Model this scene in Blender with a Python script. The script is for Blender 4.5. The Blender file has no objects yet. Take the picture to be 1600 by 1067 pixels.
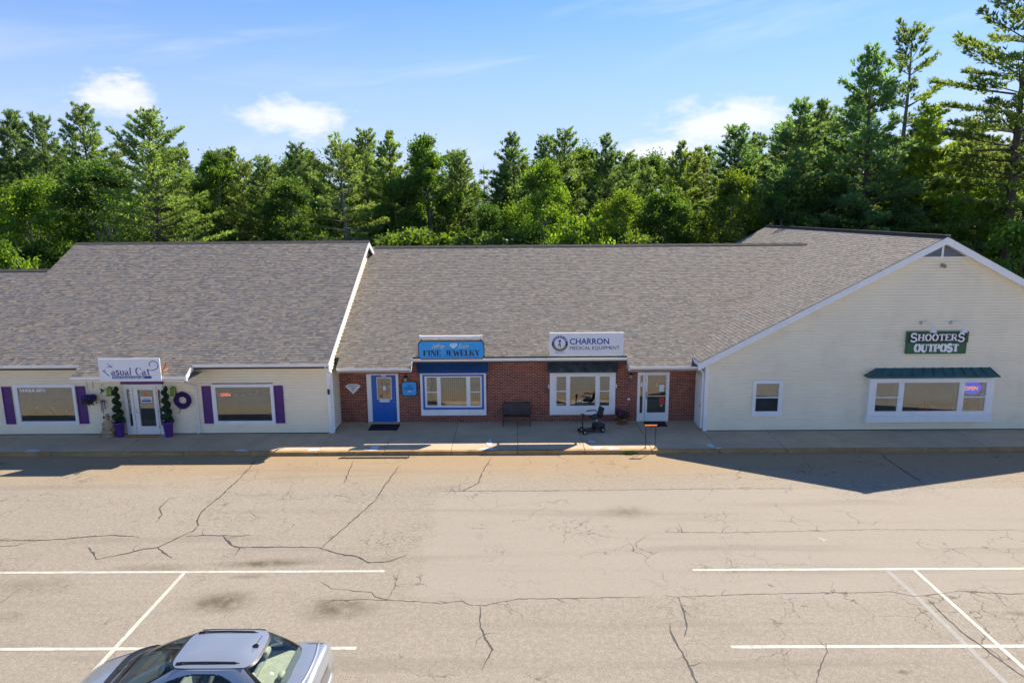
import bpy, bmesh, math, random
import numpy as np
from mathutils import Matrix, Vector
R = math.radians
random.seed(7)
sc = bpy.context.scene
col = sc.collection

# ------------------------------------------------------------------ camera
P, ROLL, YAW, CAMH = R(10.76), R(.45), R(.43), 8.88
fw = Vector((-math.sin(YAW)*math.cos(P), math.cos(YAW)*math.cos(P), -math.sin(P)))
r0 = Vector((math.cos(YAW), math.sin(YAW), 0)); u0 = r0.cross(fw)
rt = r0*math.cos(ROLL) - u0*math.sin(ROLL); up = u0*math.cos(ROLL) + r0*math.sin(ROLL)
cd = bpy.data.cameras.new('camera'); cam = bpy.data.objects.new('camera', cd); col.objects.link(cam)
cd.lens = 24.0; cd.sensor_width = 36.0; cd.clip_end = 3000; cd.clip_start = .1
cam.matrix_world = Matrix(((rt.x, up.x, -fw.x, 0), (rt.y, up.y, -fw.y, 0), (rt.z, up.z, -fw.z, CAMH), (0, 0, 0, 1)))
sc.camera = cam

# ------------------------------------------------------------------ sun, sky, exposure
SUN = Vector((5.23, 5.67, 7.84)).normalized()
SUN_EL = math.asin(SUN.z); SUN_AZ = math.atan2(SUN.x, SUN.y)
sl = bpy.data.lights.new('sun', 'SUN'); so = bpy.data.objects.new('sun', sl); col.objects.link(so)
sl.energy = 2.95; sl.angle = R(.53); sl.color = (1.0, .91, .76)
so.rotation_euler = SUN.to_track_quat('Z', 'Y').to_euler(); so.location = (20, 20, 40)
sc.view_settings.view_transform = 'Standard'; sc.view_settings.look = 'None'
sc.view_settings.gamma = 1; sc.view_settings.use_curve_mapping = False
sc.view_settings.exposure = 1.46
sc.cycles.use_denoising = True
sc.cycles.max_bounces = 7; sc.cycles.diffuse_bounces = 3; sc.cycles.glossy_bounces = 3; sc.cycles.transparent_max_bounces = 8
sc.cycles.use_adaptive_sampling = True; sc.cycles.adaptive_threshold = .02
SKY_STRENGTH = .088


class NT:
    """small helper for shader nodes"""
    def __init__(s, tree): s.t = tree; s.n = tree.nodes; s.l = tree.links
    def node(s, typ, **kw):
        nd = s.n.new(typ)
        for k, v in kw.items(): setattr(nd, k, v)
        return nd
    def put(s, inp, v):
        if v is None: return
        if isinstance(v, bpy.types.NodeSocket): s.l.new(v, inp)
        elif isinstance(v, (tuple, list)):
            inp.default_value = tuple(v) + ((1,) if len(v) == 3 and inp.type == 'RGBA' else ())
        else: inp.default_value = v
    def math(s, op, a, b=None, c=None, clamp=False):
        nd = s.node('ShaderNodeMath', operation=op, use_clamp=clamp)
        for i, v in enumerate((a, b, c)): s.put(nd.inputs[i], v)
        return nd.outputs[0]
    def vmath(s, op, a, b=None):
        nd = s.node('ShaderNodeVectorMath', operation=op)
        s.put(nd.inputs[0], a); s.put(nd.inputs[1], b)
        return nd.outputs[0]
    def mix(s, f, a, b, mode='MIX'):
        nd = s.node('ShaderNodeMix', data_type='RGBA', blend_type=mode)
        s.put(nd.inputs[0], f); s.put(nd.inputs[6], a); s.put(nd.inputs[7], b)
        return nd.outputs[2]
    def noise(s, vec, scale, detail=3, rough=.55, out=0, dist=0):
        nd = s.node('ShaderNodeTexNoise'); s.put(nd.inputs['Vector'], vec)
        nd.inputs['Scale'].default_value = scale; nd.inputs['Detail'].default_value = detail
        nd.inputs['Roughness'].default_value = rough; nd.inputs['Distortion'].default_value = dist
        return nd.outputs[out]
    def voro(s, vec, scale, feature='F1', out=0):
        nd = s.node('ShaderNodeTexVoronoi', feature=feature); s.put(nd.inputs['Vector'], vec)
        nd.inputs['Scale'].default_value = scale
        return nd.outputs[out]
    def ss(s, v, a, b, lo=0., hi=1.):
        nd = s.node('ShaderNodeMapRange', interpolation_type='SMOOTHSTEP')
        s.put(nd.inputs[0], v)
        for i, x in enumerate((a, b, lo, hi)): nd.inputs[i+1].default_value = x
        return nd.outputs[0]
    def sep(s, v):
        nd = s.node('ShaderNodeSeparateXYZ'); s.put(nd.inputs[0], v); return nd.outputs
    def comb(s, x, y, z):
        nd = s.node('ShaderNodeCombineXYZ')
        for i, v in enumerate((x, y, z)): s.put(nd.inputs[i], v)
        return nd.outputs[0]
    def bump(s, h, strength, dist=.01):
        nd = s.node('ShaderNodeBump'); s.put(nd.inputs['Height'], h)
        nd.inputs['Strength'].default_value = strength; nd.inputs['Distance'].default_value = dist
        return nd.outputs[0]


# world: Nishita sky with broken cloud
w = bpy.data.worlds.new('World'); sc.world = w; w.use_nodes = True
n = NT(w.node_tree); n.n.clear()
sky = n.node('ShaderNodeTexSky', sky_type='NISHITA'); sky.sun_disc = False
sky.sun_elevation = SUN_EL; sky.sun_rotation = SUN_AZ
sky.air_density = .75; sky.dust_density = 0; sky.ozone_density = 3.0; sky.altitude = 100
gen = n.node('ShaderNodeTexCoord').outputs['Generated']
X, Y, Z = n.sep(gen)[:3]
az = n.math('ARCTAN2', X, Y); el = n.math('ARCSINE', Z)
cv = n.comb(n.math('MULTIPLY', az, 1.0), n.math('MULTIPLY', el, 2.1), 0)
n1 = n.noise(cv, 9, 7, .6, dist=.3)
n2 = n.noise(cv, 34, 5, .6)
nn = n.math('ADD', n.math('MULTIPLY', n1, .72), n.math('MULTIPLY', n2, .28))
mask = None
def blob(a0, e0, ra, re):
    global mask
    dx = n.math('DIVIDE', n.math('SUBTRACT', az, a0), ra); dy = n.math('DIVIDE', n.math('SUBTRACT', el, e0), re)
    d = n.math('SQRT', n.math('ADD', n.math('MULTIPLY', dx, dx), n.math('MULTIPLY', dy, dy)))
    b = n.math('SUBTRACT', 1.0, d)
    mask = b if mask is None else n.math('MAXIMUM', mask, b)
for b in ((-.515, .138, .075, .034), (-.30, .127, .125, .036), (.285, .115, .125, .05), (.19, .078, .10, .028),
          (-.72, .12, .08, .03), (.75, .14, .1, .04), (1.3, .13, .16, .05), (-1.2, .12, .15, .04), (1.9, .15, .2, .05),
          (2.6, .12, .2, .05), (-1.9, .14, .2, .05), (-2.6, .13, .2, .04)):
    blob(*b)
cum = n.ss(n.math('ADD', mask, n.math('MULTIPLY', n.math('SUBTRACT', nn, .5), 2.6)), .2, .78)
# thin high streaks everywhere
rot = n.comb(n.math('ADD', n.math('MULTIPLY', az, 1.3), n.math('MULTIPLY', el, 2.0)), n.math('SUBTRACT', n.math('MULTIPLY', el, 9.0), n.math('MULTIPLY', az, 1.6)), 0)
wis = n.ss(n.noise(rot, 1.5, 5, .55, dist=.4), .48, .85, 0, .5)
cl = n.math('MAXIMUM', n.math('MULTIPLY', cum, .78), wis)
hs = n.node('ShaderNodeHueSaturation'); hs.inputs['Saturation'].default_value = 1.22
n.put(hs.inputs['Color'], sky.outputs[0])
base = n.mix(1.0, hs.outputs[0], (.86, .80, .83), 'MULTIPLY')
base = n.mix(n.ss(el, .0, .38, .88, 0), base, (2.35, 2.85, 4.0))     # summer haze low in the sky, all round
skyc = n.mix(cl, base, (4.5, 4.45, 4.75))
bg = n.node('ShaderNodeBackground'); n.put(bg.inputs[0], skyc); bg.inputs[1].default_value = SKY_STRENGTH
out = n.node('ShaderNodeOutputWorld'); n.l.new(bg.outputs[0], out.inputs[0])


# ------------------------------------------------------------------ materials
MATS = {}
def mat(name, colr=(.5, .5, .5), rough=.6, var=.08, scale=3., bump=0., bscale=60., metal=0., spec=.5, coat=0., dirt=None, attr=False, emit=0.):
    if name in MATS: return MATS[name]
    m = bpy.data.materials.new(name); m.use_nodes = True; MATS[name] = m
    n = NT(m.node_tree); b = n.n['Principled BSDF']
    pos = n.node('ShaderNodeTexCoord').outputs['Object']
    f = n.noise(pos, scale, 4, .6)
    c = n.mix(n.ss(f, .25, .75), tuple(x*(1-var) for x in colr), tuple(min(1, x*(1+var)) for x in colr))
    if attr:
        a = n.node('ShaderNodeAttribute', attribute_name='tint')
        c = n.mix(1.0, c, a.outputs[0], 'MULTIPLY')
    if dirt:
        dm = n.ss(n.noise(pos, dirt[2], 6, .65), .5, .72, 0, dirt[1])
        c = n.mix(dm, c, dirt[0])
    n.put(b.inputs['Base Color'], c)
    n.put(b.inputs['Roughness'], n.ss(n.noise(pos, scale*3.1, 3), .2, .8, max(.02, rough-.06), min(1, rough+.06)))
    b.inputs['Metallic'].default_value = metal; b.inputs['Specular IOR Level'].default_value = spec
    b.inputs['Coat Weight'].default_value = coat
    if bump: n.put(b.inputs['Normal'], n.bump(n.noise(pos, bscale, 4), bump))
    if emit:
        n.put(b.inputs['Emission Color'], tuple(colr)); b.inputs['Emission Strength'].default_value = emit
    return m

def glass_mat(name, refl=.26, tint=(.75, .78, .76), gcol=(.95, .93, .9)):
    m = bpy.data.materials.new(name); m.use_nodes = True; MATS[name] = m
    n = NT(m.node_tree); n.n.clear()
    tr = n.node('ShaderNodeBsdfTransparent'); tr.inputs[0].default_value = tint + (1,)
    gl = n.node('ShaderNodeBsdfGlossy'); gl.inputs[0].default_value = gcol + (1,); gl.inputs[1].default_value = .015
    pos = n.node('ShaderNodeTexCoord').outputs['Object']
    nb = n.bump(n.noise(pos, 1.3, 2), .05, .02); n.put(gl.inputs['Normal'], nb)
    fr = n.node('ShaderNodeFresnel'); fr.inputs[0].default_value = 1.5
    f = n.math('ADD', n.math('MULTIPLY', fr.outputs[0], .9), refl, clamp=True)
    mx = n.node('ShaderNodeMixShader'); n.put(mx.inputs[0], f); n.l.new(tr.outputs[0], mx.inputs[1]); n.l.new(gl.outputs[0], mx.inputs[2])
    o = n.node('ShaderNodeOutputMaterial'); n.l.new(mx.outputs[0], o.inputs[0])
    return m

def leaf_mat(name, colr, trans, tmix=.5, gloss=.06):
    m = bpy.data.materials.new(name); m.use_nodes = True; MATS[name] = m
    n = NT(m.node_tree); n.n.clear()
    a = n.node('ShaderNodeAttribute', attribute_name='tint').outputs[0]
    oi = n.node('ShaderNodeObjectInfo')
    def tone(c):
        x = n.mix(1.0, c, a, 'MULTIPLY')
        return n.mix(1.0, x, oi.outputs['Color'], 'MULTIPLY')
    d = n.node('ShaderNodeBsdfDiffuse'); n.put(d.inputs[0], tone(colr))
    t = n.node('ShaderNodeBsdfTranslucent'); n.put(t.inputs[0], tone(trans))
    g = n.node('ShaderNodeBsdfGlossy'); g.inputs[1].default_value = .5; g.inputs[0].default_value = (.5, .55, .5, 1)
    m1 = n.node('ShaderNodeMixShader'); m1.inputs[0].default_value = tmix
    n.l.new(d.outputs[0], m1.inputs[1]); n.l.new(t.outputs[0], m1.inputs[2])
    m2 = n.node('ShaderNodeMixShader'); m2.inputs[0].default_value = gloss
    n.l.new(m1.outputs[0], m2.inputs[1]); n.l.new(g.outputs[0], m2.inputs[2])
    o = n.node('ShaderNodeOutputMaterial'); n.l.new(m2.outputs[0], o.inputs[0])
    return m

mat('siding', (.90, .80, .60), .55, .04, .7, dirt=((.5, .45, .36), .18, .9))
mat('white_trim', (.85, .85, .84), .45, .04, 2, dirt=((.5, .48, .44), .15, 1.5))
mat('purple', (.085, .02, .17), .5, .12, 4)
mat('purple_pot', (.09, .035, .25), .4, .1, 4)
mat('blue_door', (.006, .12, .50), .35, .06, 2)
mat('blue_metal', (.008, .065, .21), .4, .18, 5)
mat('sign_blue', (.02, .36, .85), .35, .03, 2)
mat('sign_white', (.78, .80, .84), .35, .02, 2)
mat('ink_black', (.012, .012, .014), .45, .05, 4)
mat('ink_blue', (.015, .06, .33), .4, .03, 4)
mat('ink_purple', (.05, .03, .2), .4, .03, 4)
mat('white_ink', (.85, .85, .87), .4, .02, 4)
mat('sign_green', (.01, .11, .05), .4, .06, 3)
mat('brick', (1, 1, 1), .85, .16, 22, bump=.5, bscale=90, attr=True)
mat('mortar', (.55, .45, .36), .95, .12, 30, bump=.4, bscale=150)
mat('shingle', (1, 1, 1), .9, .22, 28, bump=.6, bscale=160, attr=True)
mat('roof_deck', (.07, .065, .06), .9, .1, 5)
mat('verdigris', (.035, .12, .125), .5, .22, 4, metal=.2)
mat('slate_metal', (.06, .075, .085), .5, .35, 3, metal=.3, dirt=((.10, .20, .22), .6, 3))
mat('interior', (.20, .17, .14), .9, .25, 1.2)
mat('interior_dark', (.05, .045, .04), .9, .2, 1.2)
mat('curtain', (.36, .33, .28), .9, .1, 6)
mat('rubber', (.014, .014, .015), .8, .2, 20, bump=.4, bscale=120)
mat('black_metal', (.016, .016, .018), .45, .1, 8)
mat('black_plastic', (.02, .02, .022), .4, .15, 8)
mat('grey_metal', (.45, .46, .48), .35, .1, 8, metal=.8)
mat('bench_brown', (.055, .042, .038), .6, .15, 8)
mat('orange_paint', (.75, .17, .02), .45, .08, 8)
mat('stone', (.42, .31, .20), .9, .3, 9, bump=.6, bscale=40)
mat('coir', (.42, .24, .09), 1, .4, 18, bump=.8, bscale=90)
mat('terracotta', (.42, .13, .06), .8, .12, 6)
mat('green_paint', (.14, .32, .04), .5, .12, 6)
mat('bark', (.11, .085, .065), .95, .35, 3, bump=.8, bscale=9)
mat('bark_grey', (.2, .185, .165), .95, .3, 3, bump=.6, bscale=9)
mat('cedar_green', (.012, .04, .012), .9, .3, 20, bump=.9, bscale=40)
mat('paper', (.72, .70, .62), .7, .05, 5)
mat('red_ink', (.6, .04, .03), .6, .05, 5)
mat('gold', (.6, .5, .22), .4, .1, 6, metal=.4)
mat('neon_red', (1.0, .12, .05), .4, 0, 1, emit=.9)
mat('neon_blue', (.01, .04, .8), .4, 0, 1, emit=.45)
mat('vent_grey', (.34, .37, .42), .5, .08, 5)
mat('neon_orange', (1.0, .28, .05), .4, 0, 1, emit=.7)
mat('purple_fiber', (.06, .02, .15), .9, .4, 30)
mat('magenta', (.45, .03, .26), .7, .3, 12)
mat('violet_flower', (.08, .04, .3), .7, .3, 12)
mat('paint_line', (.56, .53, .455), .75, .14, 4, bump=.3, bscale=120, dirt=((.33, .29, .245), .9, 9))
mat('paint_ghost', (.34, .32, .29), .85, .1, 9)
mat('crack_seal', (.075, .067, .058), .8, .3, 9)
mat('cement_patch', (.60, .63, .68), .85, .15, 6, bump=.4, bscale=60)
glass_mat('glass', .13, gcol=(.8, .86, .92))
glass_mat('glass_dark', .16, (.45, .47, .46))
glass_mat('car_glass', .02, (.82, .91, .86))
leaf_mat('needles', (.10, .165, .068), (.40, .57, .12), .5)
leaf_mat('leaves', (.066, .128, .026), (.23, .39, .035), .5)
leaf_mat('flower_leaves', (.05, .10, .03), (.1, .2, .03), .4)

def ground_mats():
    # parking lot
    m = bpy.data.materials.new('asphalt'); m.use_nodes = True; MATS['asphalt'] = m
    n = NT(m.node_tree); b = n.n['Principled BSDF']
    pos = n.node('ShaderNodeTexCoord').outputs['Object']
    X, Y, Z = n.sep(pos)[:3]
    sp = n.noise(pos, 55, 3, .8)
    ag = n.voro(pos, 38, out=1)
    big = n.noise(pos, .16, 5, .6); med = n.noise(pos, 1.1, 5, .62)
    c = n.mix(n.ss(big, .3, .7), (.255, .222, .178), (.325, .285, .235))
    c = n.mix(n.ss(med, .35, .75, 0, .5), c, (.20, .172, .138))
    m2 = n.noise(pos, 7.5, 5, .75); m3 = n.noise(pos, 19, 3, .7)
    c = n.mix(n.ss(m2, .42, .62, 0, .6), c, (.44, .395, .335))
    c = n.mix(n.ss(m3, .48, .66, 0, .65), c, (.12, .104, .085))
    c = n.mix(.5, c, n.mix(n.ss(sp, .32, .68), (.11, .096, .08), (.50, .44, .37)))
    agv = n.node('ShaderNodeRGBToBW'); n.put(agv.inputs[0], ag)
    c = n.mix(n.ss(agv.outputs[0], .62, .95, 0, .3), c, (.46, .41, .35))
    # newer, greyer resurfaced panel
    wob = n.math('MULTIPLY', n.math('SUBTRACT', n.noise(pos, .9, 4), .5), .9)
    px = n.ss(n.math('ADD', X, wob), -2.9, -2.2); py = n.ss(Y, 20.9, 20.8); py2 = n.ss(n.math('ADD', Y, wob), 14.3, 14.7)
    patch = n.math('MULTIPLY', px, n.math('MULTIPLY', py, py2))
    c = n.mix(n.math('MULTIPLY', patch, .62), c, n.mix(n.ss(sp, .3, .7), (.275, .243, .208), (.405, .36, .31)))
    # sand washed up along the kerb
    sand = n.math('MULTIPLY', n.ss(n.math('ADD', Y, n.math('MULTIPLY', wob, 1.6)), 20.6, 24.0), .75)
    c = n.mix(sand, c, n.mix(n.ss(sp, .3, .7), (.29, .195, .10), (.45, .31, .165)))
    # wheel-path bands of worn surface
    band = n.ss(n.noise(n.comb(n.math('MULTIPLY', X, .05), n.math('MULTIPLY', Y, .8), 0), 1.6, 3), .52, .72, 0, .3)
    c = n.mix(band, c, (.17, .145, .12))
    # hairline crazing, broken up
    wv = n.vmath('ADD', pos, n.vmath('MULTIPLY', n.noise(pos, 1.7, 4, out=1), (.9, .9, 0)))
    e1 = n.ss(n.voro(wv, .85, 'DISTANCE_TO_EDGE'), .0, .014, 1, 0)
    e2 = n.ss(n.voro(wv, 3.4, 'DISTANCE_TO_EDGE'), .0, .035, 1, 0)
    msk1 = n.ss(n.noise(pos, .33, 3), .5, .62); msk2 = n.ss(n.noise(n.vmath('ADD', pos, (31, 7, 0)), .42, 3), .52, .68)
    cr = n.math('MAXIMUM', n.math('MULTIPLY', n.math('MULTIPLY', e1, msk1), .7), n.math('MULTIPLY', n.math('MULTIPLY', e2, msk2), .6))
    c = n.mix(cr, c, (.065, .055, .046))
    # drip and damp stains in the stalls
    st = None
    for (x0, y0, rx, ry, k) in ((-6.5, 16.25, 1.3, .22, .8), (-6.9, 14.45, .95, .5, .85), (-4.15, 14.2, 1.0, .55, .75), (-9.3, 16.0, 1.2, .3, .35), (-12, 15.2, 1.4, .5, .3), (-6.7, 15.6, .5, .14, .5), (3.3, 19.2, .9, .5, .5), (-11.5, 13.9, .5, .3, .3), (6.1, 15.1, .12, .1, .7), (6.5, 14.2, .1, .06, .7), (11.2, 13.9, .2, .12, .6), (7.4, 11.9, .2, .08, .6)):
        d = n.vmath('DIVIDE', n.vmath('SUBTRACT', n.vmath('ADD', pos, n.comb(wob, n.math('MULTIPLY', wob, .35), 0)), (x0, y0, 0)), (rx, ry, 1))
        ln = n.node('ShaderNodeVectorMath', operation='LENGTH'); n.put(ln.inputs[0], d)
        v = n.ss(ln.outputs['Value'], .1, 1.25, k, 0)
        st = v if st is None else n.math('MAXIMUM', st, v)
    c = n.mix(n.math('MULTIPLY', st, n.ss(n.noise(pos, 2.6, 5, .7), .3, .62, .25, 1)), c, (.085, .066, .036))
    c = n.mix(1.0, c, (1.0, .98, .94), 'MULTIPLY')
    n.put(b.inputs['Base Color'], c); b.inputs['Roughness'].default_value = .88; b.inputs['Specular IOR Level'].default_value = .3
    h = n.math('ADD', n.math('MULTIPLY', sp, .6), n.math('MULTIPLY', cr, -1.2))
    n.put(b.inputs['Normal'], n.bump(h, .45, .012))
    # concrete walk
    m = bpy.data.materials.new('concrete'); m.use_nodes = True; MATS['concrete'] = m
    n = NT(m.node_tree); b = n.n['Principled BSDF']
    pos = n.node('ShaderNodeNewGeometry').outputs['Position']
    oi = n.node('ShaderNodeObjectInfo').outputs['Random']
    c = n.mix(n.ss(n.noise(pos, .8, 6, .65), .3, .7), (.50, .375, .23), (.64, .485, .305))
    c = n.mix(n.ss(n.noise(pos, 45, 3, .8), .35, .7, 0, .35), c, (.5, .42, .31))
    c = n.mix(n.ss(n.noise(pos, 2.6, 6, .7), .58, .8, 0, .5), c, (.17, .14, .11))
    c = n.mix(n.math('MULTIPLY', oi, .25), c, (.27, .23, .19))
    n.put(b.inputs['Base Color'], c); b.inputs['Roughness'].default_value = .9
    n.put(b.inputs['Normal'], n.bump(n.noise(pos, 70, 4), .35, .006))
    m = bpy.data.materials.new('kerb_stone'); m.use_nodes = True; MATS['kerb_stone'] = m
    n = NT(m.node_tree); b = n.n['Principled BSDF']
    pos = n.node('ShaderNodeNewGeometry').outputs['Position']
    c = n.mix(n.ss(n.noise(pos, 1.3, 6, .7), .3, .7), (.30, .18, .07), (.46, .29, .125))
    c = n.mix(n.ss(n.noise(n.comb(n.sep(pos)[0], 0, n.math('MULTIPLY', n.sep(pos)[2], 6)), 3, 5, .7), .52, .75, 0, .6), c, (.10, .07, .045))
    n.put(b.inputs['Base Color'], c); b.inputs['Roughness'].default_value = .9
    n.put(b.inputs['Normal'], n.bump(n.noise(pos, 50, 4), .5, .01))
    # forest floor / grass
    m = bpy.data.materials.new('forest_floor'); m.use_nodes = True; MATS['forest_floor'] = m
    n = NT(m.node_tree); b = n.n['Principled BSDF']
    pos = n.node('ShaderNodeTexCoord').outputs['Object']
    c = n.mix(n.ss(n.noise(pos, .5, 6, .7), .35, .65), (.035, .06, .015), (.08, .065, .035))
    n.put(b.inputs['Base Color'], c); b.inputs['Roughness'].default_value = 1
    n.put(b.inputs['Normal'], n.bump(n.noise(pos, 6, 5), .8, .1))
ground_mats()

# ------------------------------------------------------------------ mesh helpers
def tag(o, label=None, cat=None, group=None, kind=None):
    if label: o['label'] = label
    if cat: o['category'] = cat
    if group: o['group'] = group
    if kind: o['kind'] = kind
    return o

def empty(name, loc, label=None, cat=None, group=None):
    o = bpy.data.objects.new(name, None); col.objects.link(o); o.location = loc; o.empty_display_size = .2
    return tag(o, label, cat, group)

def root_loc(p):
    v = Vector((0, 0, 0))
    while p is not None: v += p.location; p = p.parent
    return v

class MB:
    def __init__(s): s.v = []; s.f = []; s.m = []; s.tint = None
    def quad(s, a, b, c, d, mi=0):
        i = len(s.v); s.v += [a, b, c, d]; s.f.append((i, i+1, i+2, i+3)); s.m.append(mi); return s
    def poly(s, pts, mi=0):
        i = len(s.v); s.v += list(pts); s.f.append(tuple(range(i, i+len(pts)))); s.m.append(mi); return s
    def box(s, x0, x1, y0, y1, z0, z1, mi=0):
        i = len(s.v)
        s.v += [(x0, y0, z0), (x1, y0, z0), (x1, y1, z0), (x0, y1, z0), (x0, y0, z1), (x1, y0, z1), (x1, y1, z1), (x0, y1, z1)]
        for f in ((0, 3, 2, 1), (4, 5, 6, 7), (0, 1, 5, 4), (1, 2, 6, 5), (2, 3, 7, 6), (3, 0, 4, 7)):
            s.f.append(tuple(i+k for k in f)); s.m.append(mi)
        return s
    def hexa(s, p, mi=0):
        """8 corners, bottom ring then top ring"""
        i = len(s.v); s.v += [tuple(q) for q in p]
        for f in ((0, 3, 2, 1), (4, 5, 6, 7), (0, 1, 5, 4), (1, 2, 6, 5), (2, 3, 7, 6), (3, 0, 4, 7)):
            s.f.append(tuple(i+k for k in f)); s.m.append(mi)
        return s
    def prism(s, pts, y0, y1, mi=0):
        """polygon in (x,z) extruded in y"""
        i = len(s.v); k = len(pts)
        s.v += [(x, y0, z) for x, z in pts] + [(x, y1, z) for x, z in pts]
        s.f.append(tuple(i+j for j in range(k))); s.f.append(tuple(i+k+j for j in reversed(range(k)))); s.m += [mi, mi]
        for j in range(k):
            s.f.append((i+j, i+k+j, i+k+(j+1) % k, i+(j+1) % k)); s.m.append(mi)
        return s
    def xprism(s, pts, x0, x1, mi=0):
        """polygon in (y,z) extruded in x"""
        i = len(s.v); k = len(pts)
        s.v += [(x0, y, z) for y, z in pts] + [(x1, y, z) for y, z in pts]
        s.f.append(tuple(i+j for j in reversed(range(k)))); s.f.append(tuple(i+k+j for j in range(k))); s.m += [mi, mi]
        for j in range(k):
            s.f.append((i+j, i+(j+1) % k, i+k+(j+1) % k, i+k+j)); s.m.append(mi)
        return s
    def tube(s, path, r, seg=8, mi=0, cap=True):
        path = [Vector(p) for p in path]; rr = r if isinstance(r, (list, tuple)) else [r]*len(path)
        rings = []
        for k, p in enumerate(path):
            d = (path[min(k+1, len(path)-1)] - path[max(k-1, 0)]).normalized()
            a = d.cross(Vector((0, 0, 1)) if abs(d.z) < .9 else Vector((1, 0, 0))).normalized(); b = d.cross(a)
            i = len(s.v); rings.append(i)
            s.v += [tuple(p + (a*math.cos(2*math.pi*j/seg) + b*math.sin(2*math.pi*j/seg))*rr[k]) for j in range(seg)]
        for i0, i1 in zip(rings, rings[1:]):
            for j in range(seg):
                s.f.append((i0+j, i0+(j+1) % seg, i1+(j+1) % seg, i1+j)); s.m.append(mi)
        if cap:
            s.f.append(tuple(rings[0]+j for j in reversed(range(seg)))); s.f.append(tuple(rings[-1]+j for j in range(seg))); s.m += [mi, mi]
        return s
    def lathe(s, prof, c, seg=20, mi=0):
        rings = []
        for r, z in prof:
            i = len(s.v); rings.append(i)
            s.v += [(c[0]+r*math.cos(2*math.pi*j/seg), c[1]+r*math.sin(2*math.pi*j/seg), c[2]+z) for j in range(seg)]
        for i0, i1 in zip(rings, rings[1:]):
            for j in range(seg):
                s.f.append((i0+j, i0+(j+1) % seg, i1+(j+1) % seg, i1+j)); s.m.append(mi)
        s.f.append(tuple(rings[0]+j for j in reversed(range(seg)))); s.f.append(tuple(rings[-1]+j for j in range(seg))); s.m += [mi, mi]
        return s
    def ball(s, c, r, seg=10, rings=6, mi=0, sq=(1, 1, 1)):
        prof = [(max(.02, math.sin(math.pi*k/rings))*r, -math.cos(math.pi*k/rings)*r) for k in range(rings+1)]
        i0 = len(s.v); s.lathe(prof, (0, 0, 0), seg, mi)
        for k in range(i0, len(s.v)):
            x, y, z = s.v[k]; s.v[k] = (c[0]+x*sq[0], c[1]+y*sq[1], c[2]+z*sq[2])
        return s
    def build(s, name, mats, parent=None, smooth=False, bevel=0):
        off = root_loc(parent)
        me = bpy.data.meshes.new(name)
        me.from_pydata([(a-off.x, b-off.y, c-off.z) for a, b, c in s.v], [], s.f)
        if not isinstance(mats, (list, tuple)): mats = [mats]
        for mm in mats: me.materials.append(MATS[mm])
        if len(mats) > 1: me.polygons.foreach_set('material_index', s.m)
        if smooth: me.polygons.foreach_set('use_smooth', [True]*len(me.polygons))
        if s.tint is not None:
            at = me.attributes.new('tint', 'FLOAT_COLOR', 'FACE')
            at.data.foreach_set('color', np.array([tuple(t)+(1,) for t in s.tint], dtype=np.float32).ravel())
        me.update()
        o = bpy.data.objects.new(name, me); col.objects.link(o); o.parent = parent
        if bevel:
            md = o.modifiers.new('bevel', 'BEVEL'); md.width = bevel; md.segments = 2; md.limit_method = 'ANGLE'
        return o

def grid_frame(mb, xs, zs, solid, y0, y1, mi=0):
    """front-facing frame built from grid cells, y0 = front"""
    nx, nz = len(xs)-1, len(zs)-1
    S = [[solid((xs[i]+xs[i+1])/2, (zs[k]+zs[k+1])/2) for k in range(nz)] for i in range(nx)]
    g = lambda i, k: 0 <= i < nx and 0 <= k < nz and S[i][k]
    for i in range(nx):
        for k in range(nz):
            if not S[i][k]: continue
            a, b, c, d = xs[i], xs[i+1], zs[k], zs[k+1]
            mb.quad((a, y0, c), (b, y0, c), (b, y0, d), (a, y0, d), mi)
            if not g(i-1, k): mb.quad((a, y1, c), (a, y0, c), (a, y0, d), (a, y1, d), mi)
            if not g(i+1, k): mb.quad((b, y0, c), (b, y1, c), (b, y1, d), (b, y0, d), mi)
            if not g(i, k-1): mb.quad((a, y0, c), (a, y1, c), (b, y1, c), (b, y0, c), mi)
            if not g(i, k+1): mb.quad((a, y0, d), (b, y0, d), (b, y1, d), (a, y1, d), mi)

def panel(mb, x0, x1, z0, z1, panes, y0, y1, mi=0):
    xs = sorted({x0, x1, *[p[0] for p in panes], *[p[1] for p in panes]})
    zs = sorted({z0, z1, *[p[2] for p in panes], *[p[3] for p in panes]})
    grid_frame(mb, xs, zs, lambda x, z: not any(p[0] < x < p[1] and p[2] < z < p[3] for p in panes), y0, y1, mi)

def cut(a, b, z0, z1, holes):
    """x-intervals of a..b left free by holes at height z0..z1"""
    segs = [(a, b)]
    for (h0, h1, g0, g1) in holes:
        if g1 <= z0+.01 or g0 >= z1-.01: continue
        nxt = []
        for s0, s1 in segs:
            if h1 <= s0 or h0 >= s1: nxt.append((s0, s1)); continue
            if h0 > s0: nxt.append((s0, h0))
            if h1 < s1: nxt.append((h1, s1))
        segs = nxt
    return segs

def siding(name, parent, a, b, z0, z1, holes, span, put, step=.115):
    """lap siding; span(z)->(a,b) clips each course; put(u,depth,z)->xyz"""
    mb = MB(); z = z0
    while z < z1-.01:
        t = min(z+step, z1); s0, s1 = span((z+t)/2, a, b)
        if s1 > s0:
            for u0, u1 in cut(s0, s1, z, t, holes):
                mb.quad(put(u0, .034, z), put(u1, .034, z), put(u1, .012, z+.032), put(u0, .012, z+.032))
                mb.quad(put(u0, .012, z+.032), put(u1, .012, z+.032), put(u1, .0, t+.008), put(u0, .0, t+.008))
                mb.quad(put(u0, -.01, z), put(u1, -.01, z), put(u1, .034, z), put(u0, .034, z))
        z = t
    return mb.build(name, 'siding', parent)

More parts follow.
